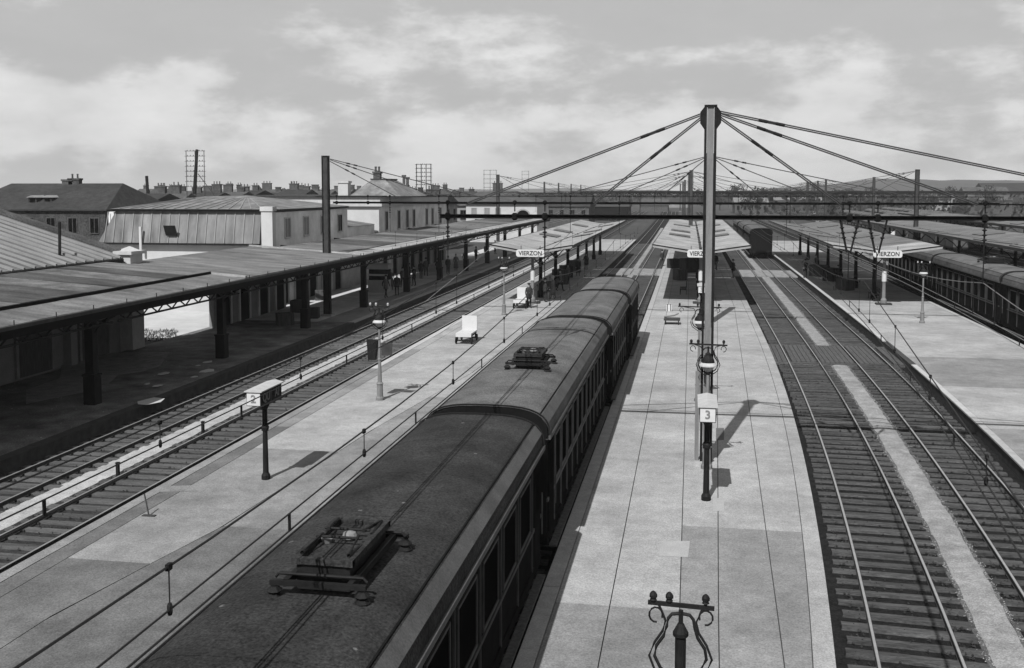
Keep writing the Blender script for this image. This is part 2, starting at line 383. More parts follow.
# loose bigger stones of the ballast between and beside the rails
q = MB()
for fx in (cx1, cx2, at(-16.2), at(-19.5)):
    for i in range(1500):
        Y = 14 + 46 * rnd.random() ** 1.3; s = rnd.uniform(.025, .055); x = fx(Y) + rnd.choice([rnd.uniform(-1.15, -.85), rnd.uniform(.85, 1.15), rnd.uniform(-.65, .65)])
        p = Vector((x, Y, .035)); a = rnd.uniform(0, 3)
        e = [Vector((math.cos(a + k * 2.1) * s, math.sin(a + k * 2.1) * s, 0)) for k in range(3)]
        q.add([p + e[0], p + e[1], p + e[2], p + Vector((rnd.uniform(-.01, .01), 0, s * 1.1))], [(0, 1, 3), (1, 2, 3), (2, 0, 3)])
struct(q.build('ballast_stones', M['ballast_l']), 'stuff', 'loose ballast stones scattered between the rails')
q = MB()
for i in range(2600):
    Y = 14 + 70 * rnd.random() ** 1.4; s = rnd.uniform(.010, .026); e_ = rnd.choice((-1, 1)); x = (cx1(Y) + cx2(Y)) / 2 + .03 + e_ * (.36 + abs(rnd.gauss(0, .06)))
    if 53 < Y < 59.3: continue
    p = Vector((x, Y, .06)); a = rnd.uniform(0, 3); e = [Vector((math.cos(a + k * 2.1) * s, math.sin(a + k * 2.1) * s, 0)) for k in range(3)]
    q.add([p + e[0], p + e[1], p + e[2], p + Vector((0, 0, s * .9))], [(0, 1, 3), (1, 2, 3), (2, 0, 3)])
struct(q.build('gravel_stones', M['gravel']), 'stuff', 'pale gravel stones spilling from the way between the right-hand tracks')

# ---- platforms: a walled body, paving lanes with recessed joints, kerb stones
def platform(label, xl, xr, y0, y1, lanes, kerbs, cuts=(), base='wallface'):
    """lanes: [(xa(Y), xb(Y), material, ya, yb)]; kerbs: [(x(Y), side, material, ya, yb)] side +1 = stone lies left of x, -1 = right"""
    t = sgroup('platform'); t['label'] = label
    ys = stations(y0, y1, 3)
    b = MB(); zt = PLAT - .05
    for i in range(len(ys) - 1):
        a, c = ys[i], ys[i + 1]
        b.quad((xl(a), a, zt), (xr(a), a, zt), (xr(c), c, zt), (xl(c), c, zt))
        b.quad((xl(a), a, -.06), (xl(a), a, zt), (xl(c), c, zt), (xl(c), c, -.06)); b.quad((xr(a), a, zt), (xr(a), a, -.06), (xr(c), c, -.06), (xr(c), c, zt))
    for Y in (y0, y1): b.quad((xl(Y), Y, -.06), (xr(Y), Y, -.06), (xr(Y), Y, zt), (xl(Y), Y, zt))
    struct(b.slot(0).build('platform_wall', M[base], t)); G = .011
    def slab(xa, xb, a, c, m, name, dz=0.0):
        yy = stations(a, c, 3); q = MB()
        for i in range(len(yy) - 1):
            A, C = yy[i], yy[i + 1]
            p = [(xa(A), A), (xb(A), A), (xb(C), C), (xa(C), C)]
            q.quad(*[(x, y, PLAT + dz) for x, y in p])
            q.quad((p[0][0], A, zt), (p[0][0], A, PLAT + dz), (p[3][0], C, PLAT + dz), (p[3][0], C, zt))
            q.quad((p[1][0], A, PLAT + dz), (p[1][0], A, zt), (p[2][0], C, zt), (p[2][0], C, PLAT + dz))
        for Y in (a, c): q.quad((xa(Y), Y, zt), (xb(Y), Y, zt), (xb(Y), Y, PLAT + dz), (xa(Y), Y, PLAT + dz))
        return struct(q.build(name, M[m], t))
    for xa, xb, m, ya, yb in lanes:
        br = [ya] + [c for c in cuts if ya < c < yb] + [yb]
        for a, c in zip(br, br[1:]):
            slab((lambda Y, f=xa: f(Y) + G), (lambda Y, f=xb: f(Y) - G), a + G, c - G, m, 'paving_lane')
    for x, side, m, ya, yb, w in kerbs:
        Y = ya
        while Y < yb - .01:
            L = 1.5 if Y < 60 else (3.0 if Y < 100 else 12.0); c = min(Y + L, yb)
            lo, hi = (lambda Y, f=x: f(Y) - w + .006, lambda Y, f=x: f(Y) + .03) if side > 0 else (lambda Y, f=x: f(Y) - .03, lambda Y, f=x: f(Y) + w - .006)
            slab(lo, hi, Y + .008, c - .008, m, 'kerb_stone', dz=.004 + rnd.uniform(0, .006)); Y = c
    return t
KW = .36
# middle platform
mxl = at(-2.95); mxr = lambda Y: cx1(Y) - 1.58
lA = lin([(0, -1.46), (19, -1.52), (75, -1.6)]); lB = lin([(0, -.12), (75, -.16)])
lC = lin([(0, .3), (19, .6), (43, 1.15), (75, 1.9)]); lD = lin([(0, 1.2), (19, 1.74), (43, 2.35), (75, 3.1)])
mk = lambda Y: mxr(Y) - KW
cuts = (62.0,)
lanes = []
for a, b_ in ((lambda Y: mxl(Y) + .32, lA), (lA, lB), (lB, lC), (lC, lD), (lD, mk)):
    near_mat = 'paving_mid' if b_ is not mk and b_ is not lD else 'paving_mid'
    lanes.append((a, b_, near_mat, 0, 25.5 if b_ not in (lA, lB) else 20.2))  # near lanes darker: vignette painted into the paving
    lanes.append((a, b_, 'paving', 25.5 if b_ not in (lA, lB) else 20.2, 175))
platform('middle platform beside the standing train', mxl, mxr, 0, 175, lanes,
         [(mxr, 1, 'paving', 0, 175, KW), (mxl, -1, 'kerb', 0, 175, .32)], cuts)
# left island platform
wxl, wxr = at(-14.72), at(-8.95)
e1 = lin([(0, -13.9), (60, -13.9)]); e2 = lin([(0, -12.6), (18, -12.3), (23.5, -11.4), (34, -10.9), (46, -9.8), (70, -9.3)])
lanes = [(lambda Y: wxl(Y) + .3, e1, 'paving_dark', 0, 34), (lambda Y: wxl(Y) + .3, e1, 'paving_mid', 34, 52), (lambda Y: wxl(Y) + .3, e1, 'paving', 52, 175),  # each lane steps darker toward the near end, a painted vignette
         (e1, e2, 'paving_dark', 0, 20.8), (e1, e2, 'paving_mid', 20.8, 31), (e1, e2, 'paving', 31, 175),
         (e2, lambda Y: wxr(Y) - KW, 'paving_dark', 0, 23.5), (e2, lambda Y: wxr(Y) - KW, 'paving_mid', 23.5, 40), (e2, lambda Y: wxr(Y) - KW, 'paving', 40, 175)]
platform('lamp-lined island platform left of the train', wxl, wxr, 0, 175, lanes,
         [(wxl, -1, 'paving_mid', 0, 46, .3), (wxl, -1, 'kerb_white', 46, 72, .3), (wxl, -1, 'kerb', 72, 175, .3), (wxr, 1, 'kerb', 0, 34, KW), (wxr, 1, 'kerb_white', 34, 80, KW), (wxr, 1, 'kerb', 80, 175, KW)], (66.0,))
# main platform under the long canopy
hxl, hxr = at(-29.0), at(-20.95)
lanes = [(hxl, lambda Y: hxr(Y) - .4, 'paving_shade', 0, 62), (hxl, lambda Y: hxr(Y) - 2.4, 'sun_painted', 62, 260), (lambda Y: hxr(Y) - 2.4, lambda Y: hxr(Y) - .4, 'paving_mid', 62, 260)]  # pale inner lane paints in sunlight, darker edge lane paints in shade
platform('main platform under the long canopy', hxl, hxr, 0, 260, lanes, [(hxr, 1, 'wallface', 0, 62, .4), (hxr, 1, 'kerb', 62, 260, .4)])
# right island platform (a timber crossing opens its left edge)
rxl = lambda Y: cx2(Y) + 1.52; rxr = at(17.75)
r1 = lambda Y: rxl(Y) + .22
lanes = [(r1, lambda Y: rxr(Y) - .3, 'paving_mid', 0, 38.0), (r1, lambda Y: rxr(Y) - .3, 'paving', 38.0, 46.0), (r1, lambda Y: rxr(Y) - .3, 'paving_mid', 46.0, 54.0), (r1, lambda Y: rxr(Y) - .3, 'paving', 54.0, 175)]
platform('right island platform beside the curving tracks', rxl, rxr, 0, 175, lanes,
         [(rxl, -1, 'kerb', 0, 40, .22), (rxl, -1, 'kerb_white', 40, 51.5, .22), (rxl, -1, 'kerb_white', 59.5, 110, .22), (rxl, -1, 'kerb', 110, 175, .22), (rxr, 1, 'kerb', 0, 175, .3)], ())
platform('far right platform behind the dark train', at(21.7), at(30.0), 20, 200, [(at(21.7), at(29.7), 'paving_mid', 20, 200)], [(at(30.0), 1, 'kerb', 20, 200, .3)], ())

# repair patches and one paler area: thin sheets lying on the paving
def patch(pts, m, label, z=PLAT + .005, name='paving_patch'):
    q = MB().quad(*[PZ(x, y, z) for x, y in pts]); return struct(q.build(name, M[m]), label=label)
patch([(661, 541), (690, 541), (688, 557), (659, 556)], 'patch_light', 'pale cement square on the middle platform')
patch([(713, 498), (724, 498), (724, 511), (713, 511)], 'patch_light', 'pale square at the foot of the numbered lantern')
patch([(716, 428), (724, 428), (724, 440), (716, 440)], 'patch_dark', 'small tarred patch by the mast')
patch([(160, 486), (210, 485), (203, 491), (150, 492)], 'paving_mid', 'long repair strip near the left platform edge')
patch([(64, 353), (150, 352), (170, 352), (160, 366), (140, 372), (118, 375), (104, 388), (60, 397), (26, 404), (26, 390), (60, 378)], 'gravel', 'pale patch of ground in front of the store building', PLAT + .006)  # irregular area, paler than the floor around it

# timber crossing over the two right-hand tracks, plank by plank
cr = sgroup('level_crossing'); cr['label'] = 'timber crossing over the two curving tracks'
x = -1.52
while x < 4.9:
    if min(abs(x + .12 - r) for r in (-.752, .752, 3.32 - .752, 3.32 + .752)) > .17:
        yy = stations(53.3 + rnd.uniform(-.06, .06), 59.0 + rnd.uniform(-.06, .06), 1.5)
        q = MB().sweep([(x, .03), (x + .215, .03), (x + .21, .165 + rnd.uniform(0, .014)), (x + .005, .165)], cx1, yy)
        struct(q.build('plank', M['plank'], cr))
    x += .235
q = MB().sweep([(-1.55, .0), (4.95, .0), (4.95, .13), (-1.55, .13)], cx1, [53.1, 53.28]); struct(q.build('end_beam', M['sleeper'], cr))
for (fx, y0, y1, w, lab) in ((cx1, 106, 114, 1.5, 'far pale crossing on the right-hand tracks'), (cx2, 106, 114, 1.5, 'far pale crossing, right half'), (at(-4.5), 106, 114, 1.45, 'far pale crossing beyond the train'), (at(-7.6), 106, 114, 1.45, 'far pale crossing by the left platform')):
    t = sgroup('level_crossing'); t['label'] = lab
    for a, b_ in ((-w, -.83), (-.67, .67), (.83, w)):
        for k in range(3):
            yy = [y0 + (y1 - y0) * k / 3 + .03, y0 + (y1 - y0) * (k + 1) / 3 - .03]
            struct(MB().sweep([(a, .02), (b_, .02), (b_, .17), (a, .17)], fx, yy).build('crossing_slab', M['gravel'], t))

# courtyard behind the canopy and distant hills
struct(MB().quad((-60, 56.5, .0), (-29.05, 56.5, .0), (-29.05, 78, .0), (-60, 78, .0)).build('courtyard_ground', M['court']))
def hills(name, x0, x1, y, depth, base_h, amp, seed, lab, mt='leaf_far'):
    r = random.Random(seed); n = 70; q = MB(); ph = [r.uniform(0, 6) for _ in range(5)]
    rows = []
    for j in range(7):
        t = j / 6.0; row = []
        for i in range(n + 1):
            x = x0 + (x1 - x0) * i / n; u = i / n
            hgt = base_h * min(1, math.sin(math.pi * min(1, max(0, u))) * 1.7 + .12) + amp * sum(math.sin(u * f + p) / (k + 1) for k, (f, p) in enumerate(zip((9, 17, 34, 61, 113), ph)))
            row.append(len(q.v)); q.v.append(Vector((x, y + depth * t, max(0, hgt) * math.sin(math.pi * min(1, t * .9 + .05)) ** .8 - .06)))
        rows.append(row)
    for a, b_ in zip(rows, rows[1:]):
        for i in range(n): q.f.append([a[i], a[i + 1], b_[i + 1], b_[i]]); q.m.append(0)
    return struct(q.build(name, M[mt], smooth=True), label=lab)
hills('hills', 100, 1750, 1750, 900, 30, 4.0, 3, 'long low wooded hills on the right horizon')
hills('hills', -2600, 200, 2900, 600, 10, 3, 8, 'faint low rise on the left horizon')

# ================================================================== TRAINS
def carriage(L, label, roof='car_roof', nwin=9, bright=False, group='carriages of the standing train', panto=None, hw=1.42, far=False, cat='railway carriage', endsign=False):
    t = thing('railway_carriage', label, cat, group=group)
    y0, y1 = -L / 2, L / 2; ze, zt = 3.30, 3.95
    b = MB().box(-hw + .06, hw - .06, y0 + .03, y1 - .03, .95, ze - .02)
    b.box(-hw + .03, hw - .03, y0 + .1, y1 - .1, .80, 1.02)
    b.build('body', M['car_side'], t)
    def arc(k=10):
        pts = []
        for i in range(k + 1):
            a = math.pi * i / k; c, s_ = math.cos(a), math.sin(a)
            pts.append((-hw * math.copysign(abs(c) ** .62, c), ze + (zt - ze) * s_ ** .72))
        return pts
    A = arc(16); q = MB(); yy = stations(y0, y1, 2.4)
    q.sweep(A + [(hw - .02, ze - .06), (-hw + .02, ze - .06)], lambda Y: 0, yy, caps=False)
    rf = q.build('roof', M[roof], t, smooth=False)
    # rain strips along both shoulders, a cable pair off the centre line and cross seams of the roof canvas
    for s in (-1, 1):
        MB().sweep([(s * 1.20 - .014, 3.73), (s * 1.20 + .014, 3.72), (s * 1.20 + .014, 3.785), (s * 1.20 - .014, 3.785)], lambda Y: 0, [y0 + .05, y1 - .05]).build('rain_strip', M['black'], rf)
        MB().sweep([(s * (hw + .02) - .025, ze - .06), (s * (hw + .02) + .025, ze - .06), (s * (hw + .02) + .025, ze + .03), (s * (hw + .02) - .025, ze + .03)], lambda Y: 0, [y0, y1]).build('gutter', M['car_edge'], rf)
        m_ = MB()
        m_.sweep([(s * 1.23, 3.735), (s * 1.37, 3.57), (s * 1.40, 3.59), (s * 1.25, 3.765)], lambda Y: 0, [y0 + .03, y1 - .03]).build('roof_shoulder', M['car_edge'], rf)
    if not far:
        for k, Y in enumerate(stations(y0, y1, 2.6)[1:-1]):
            q = MB(); aa = [(x * 1.0, z + .004) for x, z in A[3:-3]]
            for (xa, za), (xb, zb) in zip(aa, aa[1:]): q.quad((xa, Y - .012, za), (xb, Y - .012, zb), (xb, Y + .012, zb), (xa, Y + .012, za))
            q.build('roof_seam', M[roof], rf)
    for Y in (y0, y1):                                   # raised roof edge hoop at each end
        hoop = MB(); pts = [(x * 1.012, z + .02) for x, z in A]
        for (xa, za), (xb, zb) in zip(pts, pts[1:]): hoop.bar((xa, Y + (.05 if Y < 0 else -.05), za), (xb, Y + (.05 if Y < 0 else -.05), zb), .04, .03)
        hoop.build('roof_hoop', M['iron'], rf)
        s = -1 if Y < 0 else 1
        e = MB().box(-hw + .08, hw - .08, min(Y, Y + s * .02), max(Y, Y + s * .02), .95, ze - .02); e.add([(x_ * .985, Y - s * .02, z_ - .015) for x_, z_ in A] + [(x_ * .985, Y - s * .05, z_ - .015) for x_, z_ in A], [tuple(range(len(A))), tuple(range(len(A), 2 * len(A)))]); e.build('end_wall', M['black'], t)
        MB().box(-.55, .55, min(Y, Y + s * .12), max(Y, Y + s * .12), 1.1, 3.05).build('gangway', M['black'], t)
        for sx in (-.87, .87):
            bf = MB(); bf.tube([(sx, Y, 1.03), (sx, Y + s * .2, 1.03)], .09, 8); bf.tube([(sx, Y + s * .2, 1.03), (sx, Y + s * .24, 1.03)], .19, 10); bf.build('buffer', M['iron'], t)
    # sides: doors and windows with mouldings
    wtrim = 'car_trim' if bright else 'iron_mid'
    wm = MB(); ww = (L - 2.6) / nwin
    fr = MB()
    w2 = ww * .34
    fr.box(0, .03, -w2 - .05, -w2, 1.95, 3.0); fr.box(0, .03, w2, w2 + .05, 1.95, 3.0); fr.box(0, .03, -w2 - .05, w2 + .05, 2.98, 3.03); fr.box(0, .03, -w2 - .05, w2 + .05, 1.9, 1.96)
    frm = fr.mesh('window_frame', M[wtrim]); gm = MB().box(.002, .012, -w2, w2, 1.95, 2.98).mesh('window', M['glass'])
    pm = MB().box(0, .035, -.022, .022, 1.0, 3.12).mesh('side_post', M[wtrim if bright else 'iron_mid'])
    sides = (1,) if far else (-1, 1)
    for s in ((-1,) if far == 'left' else (-1, 1)):
        for k in range(nwin):
            yc = y0 + 1.3 + ww * (k + .5)
            w = inst('window', gm, t, (s * (hw - .06), yc, 0), 0 if s > 0 else math.pi)
            inst('window_frame', frm, w)
        for k in range(nwin + 1):
            inst('side_post', pm, t, (s * (hw - .06), y0 + 1.3 + ww * k, 0), 0 if s > 0 else math.pi)
        for Y in (y0 + .68, y1 - .68):
            d = MB().box(min(s * (hw - .06), s * (hw - .02)), max(s * (hw - .06), s * (hw - .02)), Y - .38, Y + .38, 1.05, 3.08); d = d.build('door', M['car_side'], t)
            MB().box(min(s * (hw - .03), s * (hw - .01)), max(s * (hw - .03), s * (hw - .01)), Y - .24, Y + .24, 2.1, 2.9).build('door_window', M['glass'], d)
            MB().tube([(s * (hw + .03), Y + .3, 1.5), (s * (hw + .03), Y + .3, 2.4)], .016, 5).build('grab_rail', M['car_trim'], d)
        belt = MB().box(min(s * (hw - .07), s * (hw - .025)), max(s * (hw - .07), s * (hw - .025)), y0 + .1, y1 - .1, 1.78, 1.85); belt.build('belt_moulding', M[wtrim], t)
        sk = MB().box(min(s * (hw - .05), s * (hw + .12)), max(s * (hw - .05), s * (hw + .12)), y0 + .5, y1 - .5, .62, .67); sk.build('footboard', M['timber'], t)
    wheel = MB().tube([(-.06, 0, 0), (.06, 0, 0)], .46, 14).mesh('wheel', M['iron'])
    for c in ((y0 + L * .19, y1 - L * .19) if L > 9 else (0,)):
        bo = MB(); half = 1.25 if L > 9 else 1.9
        for s in (-1, 1): bo.box(s * .98 - .05, s * .98 + .05, c - half - .35, c + half + .35, .42, .7)
        bo.box(-.95, .95, c - .2, c + .2, .5, .72); bog = bo.build('bogie', M['iron'], t)
        for yw in (c - half, c + half):
            for s in (-.75, .75): inst('wheel', wheel, bog, (s, yw, .64))
    if panto: pantograph(t, panto, zt)
    return t

def pantograph(t, spec, zt):
    yc, W, Lp, raised = spec
    p = MB(); z = zt + .16                                # base frame on insulators
    for s in (-1, 1): p.bar((s * W / 2, yc - Lp / 2, z), (s * W / 2, yc + Lp / 2, z), .07, .09)
    for Y in (yc - Lp / 2, yc + Lp / 2): p.bar((-W / 2 - .2, Y, z), (W / 2 + .2, Y, z), .06, .06)
    pan = p.build('pantograph', M['iron'], t)
    for sx in (-W / 2 - .15, W / 2 + .15):
        for Y in (yc - Lp / 2, yc + Lp / 2):
            MB().lathe([(.06, zt - .06), (.10, zt - .02), (.06, zt + .02), (.10, zt + .06), (.05, zt + .11)], (sx, Y, 0), 8).build('insulator', M['iron'], pan)
    # housing box with a tray on top
    h = MB(); hx, hy = W * .42, Lp * .40
    h.box(-hx, hx, yc - hy, yc + hy, zt + .02, zt + .34); h.build('spring_box', M['iron'], pan)
    tr = MB()
    for s in (-1, 1):
        tr.box(s * hx - .05, s * hx + .05, yc - hy - .05, yc + hy + .05, zt + .34, zt + .42); tr.box(-hx - .05, hx + .05, yc + s * hy - .04, yc + s * hy + .04, zt + .34, zt + .412)
    tr.box(-hx + .05, hx - .05, yc - hy + .04, yc + hy - .04, zt + .34, zt + .365)
    tr.build('tray', M['car_roof'], pan)
    # folded arms: two crossed diamonds lying almost flat, with the collector bows
    ar = MB(); za = zt + .43
    for s in (-1, 1):
        ar.tube([(s * hx * .95, yc - hy * .2, za - .06), (s * (hx - .04), yc + Lp * .36, za + .01), (s * hx * .7, yc + .1, za + .06)], .026, 6)
        ar.tube([(s * hx * .95, yc + hy * .2, za - .06), (s * (hx - .04), yc - Lp * .36, za + .01), (s * hx * .7, yc - .1, za + .06)], .026, 6)
    for dy in (-.16, .16):
        ar.tube([(-hx * .9, yc + dy, za + .05), (hx * .9, yc + dy, za + .05)], .018, 6)
    ar.build('folded_arm', M['iron'], pan)
    for dy in (-Lp * .44, Lp * .46):
        bw_ = MB()
        bw_.tube([(-W * .72, yc + dy, z + .02), (-W * .66, yc + dy, z + .07), (W * .66, yc + dy, z + .07), (W * .72, yc + dy, z + .02)], .02, 6)
        bw_.build('collector_bow', M['iron'], pan)
    pan.location.x = .17
    kn = MB().lathe([(.07, zt + .36), (.11, zt + .40), (.08, zt + .46), (.02, zt + .48)], (.05, yc + .1, 0), 10); kn.lathe([(.06, zt + .36), (.08, zt + .42), (.03, zt + .45)], (-.2, yc - .05, 0), 8); kn.build('terminal', M['iron_grey'], pan)

def pl_train(t, x, Y): t.location = (x + bend(Y), Y, .0); WLOC[t.name] = Vector(t.location)
TX = -4.5
A_ = carriage(16.6, 'dark carriage nearest the camera with a big folded pantograph on its roof', nwin=8, panto=(-1.0, .80, 1.85, False))
pl_train(A_, TX, 5.0 + 8.3)
for (vx, vy) in ((1.0, .2),):
    MB().lathe([(.10, 3.86), (.10, 3.92), (.04, 3.95), (.045, 4.02), (.01, 4.05)], (vx, vy - 0, 0), 8).build('roof_vent', M['iron'], A_)
B_ = carriage(16.4, 'second carriage of the standing train with a smaller pantograph and bright window mouldings', roof='car_roof_pale', nwin=11, bright=True, panto=(-2.75, .8, 1.3, True))
pl_train(B_, TX, 22.45 + 8.2)
MB().lathe([(.09, 3.84), (.09, 3.92), (.12, 3.95), (.02, 4.02)], (1.0, -.9, 0), 8).build('roof_vent', M['iron'], B_)
C_ = carriage(10.3, 'third carriage of the standing train with a plain dusty roof', roof='car_roof_pale', nwin=6, bright=True); pl_train(C_, TX + .12, 39.3 + 5.15)
MB().lathe([(.09, 3.84), (.09, 3.92), (.12, 3.95), (.02, 4.02)], (.9, -2.0, 0), 8).build('roof_vent', M['iron'], C_)
D_ = carriage(7.6, 'short last carriage at the far end of the standing train', roof='car_roof_pale', nwin=4); pl_train(D_, TX + .22, 50.1 + 3.8)
# train standing on the far right-hand track, and the dark train along the right platform
E_ = carriage(15.5, 'carriage showing its dark end wall on the curving tracks near the right canopy', roof='car_roof_pale', nwin=8, group='carriages on the curving track'); pl_train(E_, cx2(134) - .1, 134 + 7.75)
E2 = dup(E_, label='second carriage on the curving track, behind the one showing its end'); pl_train(E2, cx2(150) - .1, 150.1 + 7.75)
E3 = dup(E_, label='farthest carriage on the curving track, under the cross girders'); pl_train(E3, cx2(166) - .1, 166.2 + 7.75)
G_ = carriage(17.6, 'dark carriage nearest the camera beside the right platform', nwin=9, roof='car_roof_pale', group='carriages of the right-hand train', panto=(-1.5, 1.2, 1.5, True)); pl_train(G_, 19.7, 38.5)
for k, lab in enumerate(('dark carriage beside the right platform lantern, second in its train', 'third dark carriage beside the right platform', 'last dark carriage of the right-hand train, below the far canopy')):
    g2 = dup(G_, label=lab); pl_train(g2, 19.7, 38.5 + 18.0 * (k + 1) - (0))
    if k != 1:
        for ch in [c for c in g2.children if c.name.startswith('pantograph')]:
            for cc in list(ch.children): bpy.data.objects.remove(cc)
            bpy.data.objects.remove(ch)

# ================================================================== CATENARY PORTALS AND OVERHEAD LINES
def mast_part(t, x, Y, ztop, w=.38, pale=True, zb=PLAT, gusset=True):
    q = MB()
    q.box(x - w / 2 + .05, x + w / 2 - .05, Y - .13, Y + .13, zb, ztop)
    m = q.build('mast', M['iron_grey' if pale else 'iron_mid'], t)
    for s in (-1, 1):
        MB().box(x + s * w / 2 - .035, x + s * w / 2 + .035, Y - .17, Y + .17, zb, ztop - .01).build('flange', M['iron'], m)
    q = MB()
    for s in ((-1, 1) if gusset else ()):
        q.prism([(x + s * (w / 2 + .036), Y - .12, ztop - .0), (x + s * (w / 2 + .16), Y - .12, ztop - .16), (x + s * (w / 2 + .16), Y - .12, ztop - .48), (x + s * (w / 2 + .036), Y - .12, ztop - .66)], (0, .24, 0))
    q.box(x - w / 2 - .04, x + w / 2 + .04, Y - .19, Y + .19, ztop, ztop + .05)
    q.build('cap_plate', M['iron'], m)
    q = MB().box(x - w / 2 - .2, x + w / 2 + .2, Y - .35, Y + .35, zb - .02, zb + .12); q.build('footing', M['kerb'], m)
    return m
def stay(t, x, Y, zt_, xe, ze, r=.017, pair=True, buckle=True):
    a, b = Vector((x, Y, zt_)), Vector((xe, Y, ze)); d = (b - a).normalized(); q = MB(); off = Vector((0, .07, .0)) if pair else Vector((0, 0, 0)); n = d.cross(Vector((0, 1, 0))).normalized() * .026
    for s in ((-1, 1) if pair else (0,)):
        q.tube([a + n * s, b + n * s], r, 5)
    st = q.build('stay', M['iron_mid'], t)
    if buckle:
        q = MB(); p = a + d * 1.15
        q.tube([p, p + d * .02, p + d * .26, p + d * .28, p + d * .5, p + d * .52, p + d * .76, p + d * .78], [.02, .05, .05, .022, .022, .05, .05, .02], 8)
        q.build('turnbuckle', M['iron'], st)
def portal(Y, label, xl, xr, masts, stays, zb=7.93, ztie=8.38, ztop=11.27, drops=(), lattice=False, pale=True, w=.38):
    t = thing('catenary_portal', label, 'overhead line portal', (masts[0], Y, PLAT), group='portals spanning the tracks')
    for x in masts: mast_part(t, x, Y, ztop, w, pale, gusset=pale)
    d = .2 if not lattice else .16
    q = MB()
    if not lattice:                                       # I girder: two flanges and a web
        q.box(xl, xr, Y + .20, Y + .36, zb + .09, zb + .11); q.box(xl, xr, Y + .20, Y + .36, zb - .02, zb); q.box(xl + .005, xr - .005, Y + .265, Y + .295, zb, zb + .09)
        q.build('beam', M['black'], t)
        q = MB().box(xl - 1.2, xr + .2, Y + .26, Y + .30, ztie - .02, ztie + .02); q.build('tie_rod', M['black'], t)
    else:
        q.box(xl, xr, Y + .2, Y + .36, zb, zb + .09); q.box(xl, xr, Y + .2, Y + .36, ztie - .04, ztie + .04)
        x = xl; k = 0
        while x < xr - .4:
            z0, z1 = (zb + .06, ztie - .03) if k % 2 == 0 else (ztie - .03, zb + .06)
            q.bar((x, Y + .28, z0), (x + .62, Y + .28, z1), .05, .05); x += .62; k += 1
        q.build('lattice_beam', M['iron'], t)
    q = MB()
    for x in [v[0] for v in drops] if drops else []:
        for s in (-1, 1):
            q.bar((x + s * .10, Y + .28, zb), (x + s * .16, Y + .28, ztie), .03)
    for xm, xe in stays:
        zt_ = ztop - .16 - .06 * min(3, abs(xe - xm) < 8) - .1 * (abs(xe - xm) < 5)
        s = 1 if xe > xm else -1
        stay(t, xm + s * (w / 2 + .12), Y, zt_, xe, ztie if not lattice else ztie, pair=(Y < 50), r=.021 if Y < 50 else .028)
    for x, kind in drops:                                 # insulated hangers carrying the wires
        q = MB(); zl = 6.95
        if kind == 'V':
            q.tube([(x - .26, Y + .28, zb - .02), (x - .05, Y + .28, zl)], .035, 6); q.tube([(x + .26, Y + .28, zb - .02), (x + .05, Y + .28, zl)], .03, 6)
            for s in (-1, 1):
                for f in (.25, .4, .55): q.lathe([(.03, -.03), (.075, 0), (.03, .03)], (x + s * (.26 - .21 * f), Y + .28, zb - (zb - zl) * f), 8)
        else:
            q.tube([(x, Y + .28, zb), (x, Y + .28, zl)], .025, 6)
            for f in (.3, .45, .6): q.lathe([(.03, -.03), (.085, 0), (.03, .03)], (x, Y + .28, zb - (zb - zl) * f), 8)
        q.tube([(x, Y + .28, zl), (x, Y + .28, 6.1)], .016, 5)
        h = q.build('hanger', M['iron'], t)
    q = MB()                                              # upright pins and ball insulators on the girder
    for x in [xl + .25, xl + 2.4] + [v[0] for v in drops]:
        q.lathe([(.03, ztie - .04), (.07, ztie), (.07, ztie + .06), (.03, ztie + .1)], (x, Y + .28, 0), 8)
        q.lathe([(.05, zb - .07), (.10, zb - .02), (.10, zb + .11), (.05, zb + .16)], (x, Y + .28, 0), 8)
        q.tube([(x, Y + .28, zb + .2), (x, Y + .28, ztie)], .02, 5)
    q.build('insulator', M['black'], t)
    return t
P1, P2 = 31.5, 65.0
portal(P1, 'tall pale mast with stayed cross girder rising from the middle platform', -7.85, 15.2, [.52],
       [(.52, -6.9), (.52, -2.95), (.52, 4.3), (.52, 8.1), (.52, 13.2)], w=.29, drops=[(-7.6, 'I'), (-4.5, 'I'), (cx1(P1) - .45, 'V'), (cx1(P1) + .35, 'V'), (cx2(P1), 'I')])
portal(P2, 'second portal with its dark left mast standing in front of the long canopy', -23.4, 18.0, [-23.78, 1.08],
       [(-23.78, -19.0), (-23.78, -16.2), (-23.78, -13.5), (1.08, -8.5), (1.08, -4.7), (1.08, -1.9), (1.08, 4.2), (1.08, 7.4), (1.08, 13.0)], lattice=False, drops=[(-19.5, 'I'), (-16.2, 'I'), (-7.6, 'I'), (-4.5, 'I'), (cx1(P2), 'I'), (cx2(P2), 'I')], pale=False, ztop=11.0)
